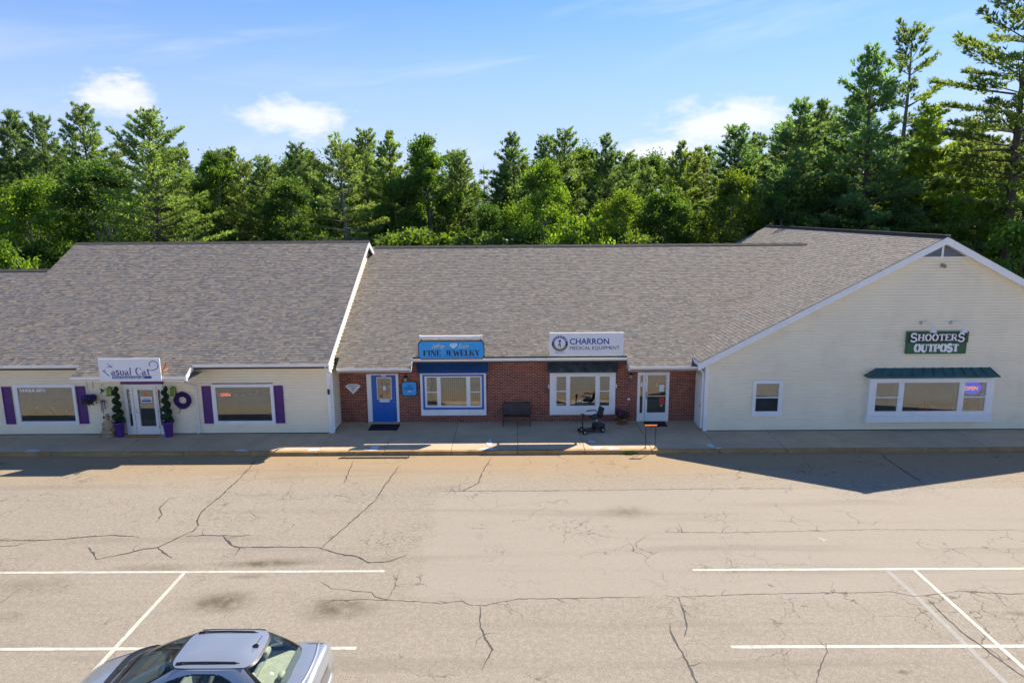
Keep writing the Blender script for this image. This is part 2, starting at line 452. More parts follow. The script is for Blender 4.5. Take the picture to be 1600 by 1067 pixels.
def shingles(name, parent, rows, tones, put, step=.143):
    """rows: list of (v, u0, u1); each tab a wedge with its own tone; put(u,v,h)->xyz"""
    rg = random.Random(len(rows)*31+int(abs(rows[0][1])*10))
    mb = MB(); mb.tint = []
    for k, (v, a, b) in enumerate(rows):
        u = a
        while u < b-.01:
            wd = rg.choice((.09, .12, .15, .19, .23)); e = min(b, u+wd)
            if b-e < .06: e = b
            h = rg.choice((.006, .012)); c = rg.choice(tones); g = rg.uniform(.84, 1.14)
            if h > .01: g *= 1.06
            v1 = v+step+.012
            mb.quad(put(u, v, h), put(e, v, h), put(e, v1, .002), put(u, v1, .002))
            mb.quad(put(u, v, -.004), put(e, v, -.004), put(e, v, h), put(u, v, h))
            cc = tuple(x*g for x in c); mb.tint += [cc, tuple(x*.5 for x in c)]  # front edges at half tone: shadow lines of the courses put into colour
            u = e
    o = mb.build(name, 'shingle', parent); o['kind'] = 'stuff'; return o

def text(txt, size, x, y, z, mt, parent, name='lettering', align='LEFT', shear=0., bold=0., depth=.004, xs=1., space=1.):
    cu = bpy.data.curves.new('t', 'FONT'); cu.body = txt; cu.size = size; cu.extrude = depth; cu.offset = bold
    cu.align_x = align; cu.shear = shear; cu.space_character = space; cu.resolution_u = 3
    o = bpy.data.objects.new('t', cu); col.objects.link(o)
    dg = bpy.context.evaluated_depsgraph_get()
    me = bpy.data.meshes.new_from_object(o.evaluated_get(dg)); bpy.data.objects.remove(o)
    off = root_loc(parent)
    for v in me.vertices:
        a, b, c = v.co; v.co = (x+a*xs-off.x, y-c-off.y, z+b-off.z)
    me.materials.clear(); me.materials.append(MATS[mt]); me.name = name
    q = bpy.data.objects.new(name, me); col.objects.link(q); q.parent = parent
    return q

# stroke lettering with thick stems, thin hair strokes and slab serifs
def arc(cx, cz, rx, rz, a0, a1, k=14):
    return [(cx+rx*math.cos(R(a0+(a1-a0)*i/k)), cz+rz*math.sin(R(a0+(a1-a0)*i/k))) for i in range(k+1)]
GL = {  # glyph: (advance, [(polyline, weight 1 thick / 0 thin)], serif feet [(x,z)])
 'F': (.62, [([(.14, 0), (.14, 1)], 1), ([(.14, .95), (.58, .95)], 0), ([(.58, .95), (.58, .76)], 0), ([(.14, .52), (.42, .52)], 0)], [(.14, 0), (.14, 1)]),
 'I': (.36, [([(.18, 0), (.18, 1)], 1)], [(.18, 0), (.18, 1)]),
 'N': (.82, [([(.14, 0), (.14, 1)], 0), ([(.14, 1), (.66, 0)], 1), ([(.66, 0), (.66, 1)], 0)], [(.14, 0), (.14, 1), (.66, 1)]),
 'E': (.66, [([(.14, 0), (.14, 1)], 1), ([(.14, .95), (.56, .95), (.56, .78)], 0), ([(.14, .52), (.44, .52)], 0), ([(.14, .05), (.6, .05), (.6, .24)], 0)], [(.14, 0), (.14, 1)]),
 'J': (.5, [([(.34, 1), (.34, .25)], 1), (arc(.2, .2, .14, .2, 0, -170), 0)], [(.34, 1)]),
 'W': (1.0, [([(.08, 1), (.3, 0)], 1), ([(.3, 0), (.5, .8)], 0), ([(.5, .8), (.7, 0)], 1), ([(.7, 0), (.92, 1)], 0)], [(.08, 1), (.92, 1)]),
 'L': (.6, [([(.14, 0), (.14, 1)], 1), ([(.14, .05), (.56, .05), (.56, .25)], 0)], [(.14, 0), (.14, 1)]),
 'R': (.74, [([(.14, 0), (.14, 1)], 1), ([(.14, .95), (.36, .95)] + arc(.36, .72, .2, .23, 90, -90) + [(.14, .49)], 0), ([(.36, .49), (.62, 0)], 1)], [(.14, 0), (.14, 1), (.62, 0)]),
 'Y': (.74, [([(.1, 1), (.37, .5)], 1), ([(.64, 1), (.37, .5)], 0), ([(.37, .5), (.37, 0)], 1)], [(.1, 1), (.64, 1), (.37, 0)]),
 'S': (.64, [(arc(.31, .74, .21, .24, 25, 250) + arc(.31, .27, .23, .25, 75, -155), 1), ([(.52, .98), (.52, .76)], 0), ([(.09, .02), (.09, .26)], 0)], []),
 'H': (.8, [([(.15, 0), (.15, 1)], 1), ([(.62, 0), (.62, 1)], 1), ([(.15, .5), (.62, .5)], 0)], [(.15, 0), (.15, 1), (.62, 0), (.62, 1)]),
 'O': (.76, [(arc(.37, .5, .27, .48, 110, 250), 1), (arc(.37, .5, .27, .48, -70, 70), 1), (arc(.37, .5, .27, .48, 60, 120, 5), 0), (arc(.37, .5, .27, .48, 240, 300, 5), 0)], []),
 'T': (.68, [([(.33, 0), (.33, 1)], 1), ([(.06, .76), (.06, .95), (.6, .95), (.6, .76)], 0)], [(.33, 0)]),
 'U': (.76, [([(.15, 1), (.15, .3)] + arc(.37, .28, .22, .24, 180, 300, 8), 1), (arc(.37, .28, .22, .24, 290, 360, 5) + [(.59, 1)], 0)], [(.15, 1), (.59, 1)]),
 'P': (.68, [([(.14, 0), (.14, 1)], 1), ([(.14, .95), (.34, .95)] + arc(.34, .7, .22, .25, 90, -90) + [(.14, .45)], 0), (arc(.36, .7, .2, .25, 60, -60), 1)], [(.14, 0), (.14, 1)]),
 'C': (.78, [(arc(.4, .5, .31, .5, 110, 250), 1), (arc(.4, .5, .31, .5, 35, 115), 0), (arc(.4, .5, .31, .5, 245, 325), 0), ([(.66, .98), (.66, .74)], 0)], []),
 'a': (.56, [([(.37, .5), (.37, .05), (.46, .0), (.54, .04)], 1), (arc(.22, .47, .15, .15, 165, 10, 7), 0), (arc(.2, .16, .14, .16, 75, 300), 1), ([(.22, .33), (.37, .38)], 0), ([(.24, .02), (.37, .12)], 0)], []),
 's': (.46, [(arc(.22, .47, .15, .16, 30, 250) + arc(.22, .17, .16, .16, 75, -155), 1)], []),
 'u': (.6, [([(.12, .62), (.12, .2)] + arc(.28, .18, .16, .17, 180, 300, 6), 1), ([(.45, .62), (.45, 0)], 1)], [(.12, .62), (.45, .62)]),
 'l': (.3, [([(.15, 0), (.15, 1.05)], 1)], [(.15, 0)]),
 't': (.42, [([(.2, .85), (.2, .1)] + [(.26, .03), (.36, .06)], 1), ([(.05, .62), (.36, .62)], 0)], []),
}
def strokes(mb, path, wd, y, th):
    """flat ribbon in the xz plane, front at y"""
    k = len(path); L = []; Rr = []
    for i, (px, pz) in enumerate(path):
        a = path[max(0, i-1)]; b = path[min(k-1, i+1)]
        dx, dz = b[0]-a[0], b[1]-a[1]; ln = math.hypot(dx, dz) or 1
        ww = wd[i] if isinstance(wd, list) else wd
        nx, nz = -dz/ln*ww/2, dx/ln*ww/2
        L.append((px+nx, pz+nz)); Rr.append((px-nx, pz-nz))
    for i in range(k-1):
        mb.quad((Rr[i][0], y, Rr[i][1]), (Rr[i+1][0], y, Rr[i+1][1]), (L[i+1][0], y, L[i+1][1]), (L[i][0], y, L[i][1]))
    for S_ in (L, Rr):
        for i in range(k-1):
            mb.quad((S_[i][0], y, S_[i][1]), (S_[i+1][0], y, S_[i+1][1]), (S_[i+1][0], y+th, S_[i+1][1]), (S_[i][0], y+th, S_[i][1]))

def lettering(txt, h, x, y, z, mt, parent, width=None, thick=.2, thin=.1, serif=.17, big=None, slant=0.):
    adv = [(GL[c][0] if c in GL else .45)*(big if big and i in (0, len(txt)-1) else 1) for i, c in enumerate(txt)]
    tot = sum(adv)*h; xs = (width/tot) if width else 1
    mb = MB(); cx = x; kk = 0
    for i, c in enumerate(txt):
        if c in GL:
            sc_ = big if big and i in (0, len(txt)-1) else 1
            q = lambda p: (cx+p[0]*h*xs*sc_ + slant*p[1]*h, z+(p[1]-(.12 if sc_ > 1 else 0))*h*sc_)
            for pl, wt in GL[c][1]:
                kk += 1; strokes(mb, [q(p) for p in pl], (thick if wt else thin)*h, y-.0004*(kk % 7), .012)
            for p in GL[c][2]:
                kk += 1; a = q(p); s2 = serif*h*xs; tz = thin*h*.8; zz = a[1] - (tz if p[1] > .5 else 0)
                yy = y-.0004*(kk % 7)-.003
                mb.quad((a[0]-s2, yy, zz), (a[0]+s2, yy, zz), (a[0]+s2, yy, zz+tz), (a[0]-s2, yy, zz+tz))
        cx += adv[i]*h*xs
    return mb.build('lettering', mt, parent)
# ------------------------------------------------------------------ ground, lot, walk
def sheet(name, x0, x1, y0, y1, z, mt, parent=None, kind='structure'):
    mb = MB(); mb.quad((x0, y0, z), (x1, y0, z), (x1, y1, z), (x0, y1, z)); o = mb.build(name, mt, parent)
    if parent is None: o['kind'] = kind
    return o
sheet('ground', -700, 700, -300, 1400, -.06, 'forest_floor')
lot = sheet('parking_lot', -95, 95, -75, 24.25, 0, 'asphalt')

def line(x0, x1, y0, y1, mt='paint_line', z=.004, name='painted_line'):
    rg = random.Random(int(x0*100+y0*7)); mb = MB()
    horiz = (x1-x0) > (y1-y0); L = (x1-x0) if horiz else (y1-y0); k = max(2, int(L/.35)); prev = None
    for i in range(k+1):
        t = i/k; j0, j1 = rg.uniform(-.006, .006), rg.uniform(-.006, .006)
        a, b = ((x0+(x1-x0)*t, y0+j0, z), (x0+(x1-x0)*t, y1+j1, z)) if horiz else ((x0+j0, y0+(y1-y0)*t, z), (x1+j1, y0+(y1-y0)*t, z))
        if prev: mb.quad(prev[0], a, b, prev[1]) if horiz else mb.quad(prev[0], prev[1], b, a)
        prev = (a, b)
    return mb.build(name, mt, lot)
for yy in (15.82, 12.73, 9.65, 6.56, 3.47):
    line(-13.6, -3.38, yy-.05, yy+.05); line(4.38, 15.2, yy-.05, yy+.05)
line(-8.48, -8.38, 0, 15.765, z=.0055); line(9.86, 9.96, 0, 15.765, z=.0055)
mb = MB(); pg = [(9.22, 15.75), (9.27, 14.4), (9.25, 11.6), (9.23, 8)]
for (a, b), (c, d) in zip(pg, pg[1:]): mb.quad((a-.06, b, .003), (c-.06, d, .003), (c+.06, d, .003), (a+.06, b, .003))
mb.build('faded_line', 'paint_ghost', lot)
mb = MB(); mb.poly([(8.24, 17.55, .004), (8.34, 17.45, .004), (8.44, 17.36, .004), (8.36, 17.37, .004), (8.28, 17.47, .004)])
mb.poly([(8.44, 17.36, .0045), (8.28, 17.33, .0045), (8.30, 17.30, .0045)]); mb.build('paint_fleck', 'paint_line', lot)

CR = [
(0.035, [(-9.68, 24.05), (-9.56, 23.1), (-9.55, 22.39), (-9.5, 22.0), (-9.53, 21.16), (-9.52, 20.47), (-9.61, 19.89), (-9.6, 19.27), (-9.5, 18.76), (-9.31, 18.47), (-9.29, 18.06), (-9.51, 17.73), (-9.65, 17.35), (-9.8, 17.13), (-10.2, 16.99), (-10.58, 16.73), (-11.08, 16.47)]),
(0.05, [(-11.08, 16.47), (-11.37, 16.82), (-11.69, 17.12)]), (0.04, [(-9.8, 17.13), (-9.51, 16.84), (-9.12, 16.54)]),
(0.025, [(-9.31, 17.77), (-8.81, 17.82), (-8.28, 17.79), (-7.89, 17.78), (-7.53, 17.82)]), (0.045, [(-8.28, 17.79), (-8.04, 17.46), (-7.8, 17.21), (-7.54, 17.09), (-7.51, 16.64)]),
(0.03, [(-7.54, 17.09), (-6.73, 17.11), (-5.85, 17.1), (-5.3, 17.05)]), (0.03, [(-5.32, 17.06), (-5.15, 17.69), (-4.72, 19.26), (-4.47, 20.27), (-4.42, 21.39), (-4.22, 23.19)]),
(0.03, [(-5.36, 17.05), (-4.7, 16.7), (-4.24, 16.57), (-3.84, 16.24), (-3.34, 16.32), (-2.97, 16.62)]), (0.03, [(-15.4, 17.5), (-14.42, 17.55), (-13.46, 17.55), (-12.67, 17.63), (-11.97, 17.78), (-11.39, 17.84), (-10.64, 17.74)]),
(0.025, [(-14.17, 17.21), (-13.83, 17.23), (-13.43, 17.55)]), (0.03, [(-11.1, 20.37), (-11.04, 19.59), (-10.75, 19.21), (-10.63, 18.62)]), (0.02, [(-12.12, 14.46), (-12.08, 15.05)]),
(0.025, [(-6.0, 23.68), (-5.9, 22.55), (-5.82, 21.51)]), (0.025, [(-0.96, 23.97), (-1.23, 22.48), (-1.34, 21.45), (-1.79, 20.82)]), (0.02, [(-1.92, 21.5), (-1.91, 20.86)]),
(0.018, [(-2.66, 20.83), (-0.4, 20.82), (1.85, 20.83), (4.11, 20.86), (5.62, 20.92), (9, 20.9)]),
(0.016, [(-4.64, 14.5), (-3.56, 14.54), (-3.01, 14.51), (-2.3, 14.44), (-1.8, 14.37), (-1.33, 14.48), (-1.1, 14.3), (-0.78, 14.28), (-0.41, 14.42), (0.02, 14.55), (0.78, 14.56), (1.86, 14.58), (2.95, 14.61)]),
(0.025, [(-0.89, 14.24), (-0.84, 13.44), (-0.7, 13.02), (-0.56, 12.67), (-0.65, 12.3), (-0.74, 12.02)]), (0.016, [(-4.88, 15.37), (-4.51, 15.03), (-4.09, 14.94), (-3.51, 14.84), (-3.33, 14.62), (-3.06, 14.53), (-3.0, 15.04), (-3.01, 15.96)]),
(0.028, [(3.73, 14.57), (3.73, 14.02), (3.66, 13.41), (3.52, 13.1)]), (0.03, [(3.29, 13.54), (3.25, 13.16), (3.32, 12.69), (3.38, 12.0), (3.43, 11.5), (3.3, 10.2)]), (0.04, [(13.47, 24.2), (13.32, 23.56), (13.32, 22.46), (13.32, 21.13)]),
(0.015, [(3.44, 14.61), (4.24, 14.63), (5.05, 14.68), (6.12, 14.72), (7.2, 14.75), (8.81, 14.79), (9.22, 14.58), (9.8, 14.67), (10.41, 14.81), (11.39, 14.69), (13, 14.64)]),
(0.02, [(9.45, 14.43), (9.45, 13.76), (9.45, 13.14), (9.57, 12.61), (9.64, 12.18), (9.73, 11.78), (9.8, 10.5)]), (0.022, [(6.4, 12.85), (6.31, 12.55), (5.92, 12.06), (5.68, 11.62)]), (0.014, [(4.14, 17.88), (5.71, 17.84), (7.96, 17.91), (9.9, 17.99), (14.19, 17.92)])]
for ci, (wd, pts) in enumerate(CR):
    rg = random.Random(ci); fine = []
    for (a, b), (c, d) in zip(pts, pts[1:]):
        k = max(1, int(math.hypot(c-a, d-b)/.12))
        for i in range(k):
            t = i/k; fine.append((a+(c-a)*t+rg.uniform(-.018, .018), b+(d-b)*t+rg.uniform(-.018, .018)))
    fine.append(pts[-1]); mb = MB(); k = len(fine); zz = .0062+.0001*(ci % 8); E0 = []
    for i, (a, b) in enumerate(fine):
        p, q = fine[max(0, i-1)], fine[min(k-1, i+1)]; dx, dy = q[0]-p[0], q[1]-p[1]; ln = math.hypot(dx, dy) or 1
        ww = (wd*.5+.004)*(.55 if wd < .02 else 1)*rg.uniform(.5, 1.35)*(1 if 2 < i < k-3 else .5); E0.append(((a-dy/ln*ww, b+dx/ln*ww, zz), (a+dy/ln*ww, b-dx/ln*ww, zz)))
    for i in range(k-1): mb.quad(E0[i][1], E0[i+1][1], E0[i+1][0], E0[i][0])
    for _ in range(int(k/9)):      # short hairline branches
        i = rg.randrange(k); a, b = fine[i]; an = rg.uniform(0, 6.283); L = rg.uniform(.15, .7); st = max(2, int(L/.09)); pv = None
        for j in range(st+1):
            w2 = .006*(1-j/st)+.0015; dx, dy = math.cos(an), math.sin(an); p = ((a-dy*w2, b+dx*w2, zz), (a+dy*w2, b-dx*w2, zz))
            if b > 24.1: break
            if pv: mb.quad(pv[1], p[1], p[0], pv[0])
            pv = p; a += dx*.09; b += dy*.09; an += rg.gauss(0, .4)
    mb.build('crack', 'crack_seal', lot)

walk = MB().box(-47.5, 47.5, 24.3, 27.9, -.05, .085).build('sidewalk', 'rubber'); walk['kind'] = 'structure'
MATS['joint'] = MATS['crack_seal']; walk.data.materials[0] = MATS['crack_seal']
rg = random.Random(3); x = -47.5; ws = 2.5
while x < 46.5:
    a, b = x+.008, x+ws-.008; far = 27.84 if -7.4 < (a+b)/2 < 7.4 else 26.47
    z = .13+rg.uniform(-.004, .003)
    MB().box(a, b, 24.405, min(far, 26.1)-.006, .0, z).build('slab', 'concrete', walk, bevel=.008)
    MB().box(a, b, 26.1+.006, far, .0, z+rg.uniform(-.002, .003)).build('slab', 'concrete', walk, bevel=.008)
    MB().box(a, b, 24.2, 24.397, -.05, z+.006+rg.uniform(-.003, .004)).build('kerb', 'kerb_stone', walk, bevel=.022)
    x += ws
for i, (px, py, rx, ry) in enumerate(((-18.35, 24.5, .33, .16), (-10.4, 24.42, .3, .12), (-7.66, 24.42, .35, .13), (-5.43, 24.62, .2, .3), (-5.5, 24.4, .3, .1), (-1.08, 25.1, .13, .45), (-1.17, 24.42, .42, .14), (2.87, 25.2, .18, .16), (3.0, 24.46, .22, .14), (3.57, 24.43, .28, .12), (7.3, 24.62, .15, .3), (7.5, 24.4, .16, .1))):
    rg = random.Random(i+50); pts = []
    for k in range(18):
        a = 2*math.pi*k/18; q = rg.uniform(.55, 1.1); pts.append((px+rx*q*math.cos(a), max(24.215, py+ry*q*math.sin(a)), .1415+.0002*i))
    MB().poly(pts).build('cement_patch', 'cement_patch', walk)
# weeds in the kerb joint
def blades(name, n_, cx, cy, sx, h, parent, seed):
    rg = random.Random(seed); mb = MB(); mb.tint = []
    for _ in range(n_):
        bx, by = cx+rg.gauss(0, sx), cy+rg.uniform(-.03, .03); a = rg.uniform(0, 6.28); hh = h*rg.uniform(.4, 1); dx, dy = math.cos(a), math.sin(a)
        mb.quad((bx-dy*.012, by+dx*.012, .01), (bx+dy*.012, by-dx*.012, .01), (bx+dx*hh*.6+dy*.006, by+dy*hh*.6, .01+hh), (bx+dx*hh*.7, by+dy*hh*.7, hh*.92)); mb.tint.append((1, 1, .8))
    o = mb.build(name, 'flower_leaves', parent); return tag(o, 'tuft of green weeds growing along the kerb by the orange rail', 'weeds', kind='stuff')
blades('weeds', 70, 4.15, 24.16, .16, .13, None, 4)

# ------------------------------------------------------------------ shared building pieces
def eave(parent, x0, x1, y, z, wall_y, soffit=True):
    """white fascia, open gutter and soffit; y,z = outer gutter lip"""
    mb = MB(); mb.box(x0, x1, y+.11, y+.14, z-.19, z-.015)
    if soffit: mb.box(x0, x1, y+.14, wall_y, z-.19, z-.17)
    mb.build('fascia', 'white_trim', parent)
    g = MB(); g.xprism([(y, z), (y-.012, z), (y-.012, z-.035), (y+.02, z-.11), (y+.108, z-.11), (y+.108, z-.10), (y+.03, z-.10), (y, z-.03)], x0, x1)
    g.build('gutter', 'white_trim', parent)

def interior(mb, x0, x1, z0, z1, y, d=.9):
    e = .05; x0 -= e; x1 += e; z0 -= e; z1 += e
    mb.quad((x0, y+d, z0), (x1, y+d, z0), (x1, y+d, z1), (x0, y+d, z1)); mb.quad((x0, y, z0), (x0, y+d, z0), (x0, y+d, z1), (x0, y, z1))
    mb.quad((x1, y+d, z0), (x1, y, z0), (x1, y, z1), (x1, y+d, z1)); mb.quad((x0, y, z0), (x1, y, z0), (x1, y+d, z0), (x0, y+d, z0)); mb.quad((x0, y+d, z1), (x1, y+d, z1), (x1, y, z1), (x0, y, z1))

def window(parent, x0, x1, z0, z1, y, panes, proj=.05, mt='white_trim', gl='glass', inner='interior', rails=(), depth=.9, inset=.035):
    mb = MB(); panel(mb, x0, x1, z0, z1, panes, y-proj, y+.06); wd = mb.build('window', mt, parent)
    for p in panes:
        MB().box(p[0]-.01, p[1]+.01, y-proj+inset, y-proj+inset+.006, p[2]-.01, p[3]+.01).build('pane', gl, wd)
        fr = MB(); t = .028
        panel(fr, p[0], p[1], p[2], p[3], [(p[0]+t, p[1]-t, p[2]+t, p[3]-t)], y-proj+.012, y-proj+inset); fr.build('sash', mt, wd)
    for (a, b, zz) in rails: MB().box(a, b, y-proj+.008, y-proj+inset, zz-.022, zz+.022).build('meeting_rail', mt, wd)
    mi = MB(); interior(mi, x0, x1, z0, z1, y+.065, depth); mi.build('interior', inner, wd)
    return wd

def shutter(parent, x0, x1, z0, z1, y):
    mb = MB(); zm = (z0+z1)/2; t = .05
    panel(mb, x0, x1, z0, z1, [(x0+t, x1-t, z0+t, zm-t/2), (x0+t, x1-t, zm+t/2, z1-t)], y-.04, y)
    s = mb.build('shutter', 'purple', parent)
    for a, b in ((z0+t, zm-t/2), (zm+t/2, z1-t)):
        MB().box(x0+t, x1-t, y-.022, y-.01, a, b).build('shutter_panel', 'purple', s)

def downspout(parent, pts, mt='white_trim'):
    mb = MB(); mb.tube(pts, .042, 4); mb.build('downspout', mt, parent)

def corner_board(parent, x0, x1, y0, y1, z0, z1): MB().box(x0, x1, y0, y1, z0, z1).build('corner_board', 'white_trim', parent)

# ------------------------------------------------------------------ left building: cream siding, purple shutters
YL = 26.45
TONE_A = ((.175, .15, .128), (.152, .136, .122), (.20, .162, .127), (.142, .131, .124), (.182, .155, .134), (.21, .17, .132), (.128, .114, .104))
TONE_A = tuple(tuple(c*k for c, k in zip(t, (1.2, 1.24, 1.31))) for t in TONE_A)
TONE_B = ((.218, .182, .15), (.195, .17, .146), (.238, .192, .15), (.186, .165, .145), (.228, .193, .16), (.168, .146, .124))
TONE_B = tuple(tuple(c*k for c, k in zip(t, (1.06, 1.09, 1.15))) for t in TONE_B)
lb = empty('shop_building', (-14.7, YL, 0), 'cream clapboard shop building with purple shutters and grey shingle roof', 'building', 'the joined shops of the row')
holesL = [(-20.2, -17.75, .56, 2.22), (-15.8, -14.2, .13, 2.2), (-12.22, -9.78, .55, 2.18)]
siding('siding', lb, -46, -7.52, .17, 3.02, holesL, lambda z, a, b: (a, b), lambda u, d, z: (u, YL-.0-d, z))
MB().box(-46, -7.52, YL-.004, YL+.1, .13, .17).build('foundation', 'roof_deck', lb)
sl_, f_ = .52, math.hypot(1, .52); EY, EZ = 25.6, 3.18
rf = MB(); rf.xprism([(EY+.09, EZ-.04), (33.93, 7.48), (42.26, 3.15), (42.26, 2.98), (33.93, 7.3), (EY+.09, 2.98)], -21.75, -7.3)
roofL = rf.build('roof', 'roof_deck', lb)
MB().xprism([(EY+.09, EZ-.04), (31.75, 6.35), (37.9, 3.15), (37.9, 2.98), (31.75, 6.17), (EY+.09, 2.98)], -46, -21.76).build('wing_roof', 'roof_deck', lb)
MB().xprism([(24.99, 2.835), (EY+.1, EZ-.03), (EY+.1, 2.99), (24.99, 2.73)], -16.88, -12.57).build('porch_roof', 'roof_deck', lb)
rows = []; v = -.70
while v < 9.36:
    if v < .0: rows.append((v, -16.9, -12.55))
    else: rows.append((v, -46 if v < 6.88 else -21.78, -7.27))
    v += .143
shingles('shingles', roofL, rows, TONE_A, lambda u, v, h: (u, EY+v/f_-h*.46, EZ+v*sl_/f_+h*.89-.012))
def ridge(parent, x0, x1, y, z, s):
    k = int((x1-x0)/.3)
    for i in range(k):
        a = x0+(x1-x0)*i/k; b = a+(x1-x0)/k+.02; h = .012*(i % 2)
        MB().xprism([(y-.15, z-.15*s+.03), (y, z+.05+h), (y+.15, z-.15*s+.03), (y+.15, z-.15*s), (y, z), (y-.15, z-.15*s)], a, b).build('ridge_cap', 'roof_deck', parent)
ridge(roofL, -21.78, -7.27, 33.93, 7.49, .52); ridge(roofL, -31, -21.8, 31.75, 6.37, .52)
eave(lb, -46, -16.9, EY, EZ, YL); eave(lb, -12.55, -7.3, EY, EZ, YL); eave(lb, -16.9, -12.55, 24.96, 2.855, YL)
for x0, x1 in ((-16.92, -16.86), (-12.59, -12.53)):
    MB().hexa([(x0, 25.05, 2.68), (x1, 25.05, 2.68), (x1, 25.72, 2.99), (x0, 25.72, 2.99), (x0, 25.05, 2.845), (x1, 25.05, 2.845), (x1, 25.72, 3.19), (x0, 25.72, 3.19)]).build('rake_board', 'white_trim', lb)
# east gable side
def zroof(y): return EZ+sl_*(y-EY) if y < 33.93 else 7.51-sl_*(y-33.93)
siding('siding', lb, 26.45, 41.4, .17, 7.2, [], lambda z, a, b: (max(a, EY+(z+.16-EZ)/sl_), min(b, 33.93+(7.51-z-.16)/sl_)), lambda u, d, z: (-7.5+d, u, z))
for s0, s1 in (((EY+.02, EZ), (33.93, 7.51)), ((33.93, 7.51), (42.2, 3.2))):
    q = []
    for dz in (-.27, -.035):
        for (yy, zz) in (s0, s1): q.append((yy, zz+dz))
    (a0, b0), (a1, b1), (a2, b2), (a3, b3) = q
    MB().hexa([(-7.3, a0, b0), (-7.255, a0, b0), (-7.255, a1, b1), (-7.3, a1, b1), (-7.3, a2, b2), (-7.255, a2, b2), (-7.255, a3, b3), (-7.3, a3, b3)]).build('rake_board', 'white_trim', lb)
MB().hexa([(-7.5, 25.75, 2.98), (-7.3, 25.75, 2.98), (-7.3, 33.9, 7.22), (-7.5, 33.9, 7.22), (-7.5, 25.75, 3.0), (-7.3, 25.75, 3.0), (-7.3, 33.9, 7.24), (-7.5, 33.9, 7.24)]).build('rake_soffit', 'white_trim', lb)
# end gable over the lower wing
mbw = MB(); mbw.poly([(-21.74, 31.75, 6.2), (-21.74, 33.93, 7.3), (-21.74, 36.1, 6.2), (-21.74, 33.9, 4.6)]); mbw.build('end_gable', 'siding', lb)
corner_board(lb, -7.62, -7.478, YL-.03, YL+.1, .13, 3.0); corner_board(lb, -7.479, -7.462, YL-.028, YL+.11, .13, 3.0)
downspout(lb, [(-7.42, 25.66, 3.05), (-7.40, 25.75, 2.9), (-7.40, 26.36, 2.62), (-7.40, 26.38, 2.4), (-7.40, 26.38, .3), (-7.40, 26.28, .2)])
downspout(lb, [(-12.66, 25.05, 2.74), (-12.7, 25.1, 2.62), (-12.85, 26.3, 2.2), (-12.87, 26.38, 2.1), (-12.87, 26.38, .28), (-12.87, 26.26, .2)])
for xx in (-12.3, -9.6, -19.5): MB().box(xx-.12, xx+.12, 25.95, 26.15, 2.94, 2.989).build('soffit_light', 'gold', lb)
# windows
w1 = window(lb, -20.22, -17.73, .54, 2.24, YL, [(-20.09, -17.83, .67, 2.13)]); w2 = window(lb, -12.25, -9.76, .52, 2.20, YL, [(-12.12, -9.87, .64, 2.10)])
for a, b in ((-20.69, -20.31), (-17.70, -17.33)): shutter(lb, a, b, .59, 2.15, YL-.015)
for a, b in ((-12.64, -12.28), (-9.74, -9.38)): shutter(lb, a, b, .57, 2.13, YL-.015)
text('UNIQUE GIFTS', .155, -19.95, YL-.022, 1.93, 'white_ink', w1, xs=1.0, bold=.008, depth=.001)
# window display: twisted branch, paper birds
br = MB(); br.tube([(-18.55, YL+.03, .68), (-18.75, YL+.03, 1.0), (-19.2, YL+.03, 1.4), (-19.3, YL+.03, 1.55)], [.035, .03, .02, .01], 6); br.tube([(-18.85, YL+.03, 1.15), (-18.6, YL+.03, 1.55), (-18.25, YL+.03, 1.62), (-18.1, YL+.03, 1.35)], [.02, .03, .025, .01], 6); br.tube([(-18.5, YL+.03, 1.6), (-18.7, YL+.03, 1.95)], [.02, .01], 6)
o = br.build('display_branch', 'purple', None, True); tag(o, 'purple twisted branch standing inside the UNIQUE GIFTS display window', 'branch')
for i, (xx, zz) in enumerate(((-19.85, 1.24), (-19.48, 1.22), (-18.82, 1.22), (-18.28, 1.08))):
    b_ = MB(); b_.poly([(xx, YL+.02, zz), (xx+.11, YL+.0, zz+.06), (xx+.03, YL+.02, zz-.04)]); b_.poly([(xx+.02, YL+.02, zz), (xx+.05, YL+.06, zz+.08), (xx+.08, YL+.02, zz)])
    tag(b_.build('paper_bird', 'white_ink'), 'small white paper bird hanging inside the UNIQUE GIFTS window, %s from the left' % ('first', 'second', 'third', 'fourth')[i], 'ornament', 'paper birds in the window')
ot = MB().box(-11.98, -11.45, YL+.012, YL+.022, 1.62, 1.9).build('open_sign', 'interior_dark'); tag(ot, 'red OPEN sign hanging inside the right purple-shuttered window', 'sign')
text('OPEN', .17, -11.94, YL+.008, 1.69, 'neon_red', ot, bold=.003, depth=.001, xs=.95)
rg = random.Random(5)
for i in range(6):
    xx, zz = -11.3+.28*i, 1.6+rg.uniform(-.25, .28)
    mbx = MB().ball((xx, YL+.03, zz), .026, 6, 4).tube([(xx, YL+.03, zz), (xx, YL+.03, 2.1)], .002, 3)
    tag(mbx.build('hanging_crystal', 'white_ink'), 'tiny bright ornament hanging inside the right purple-shuttered window', 'ornament', 'hanging window ornaments')
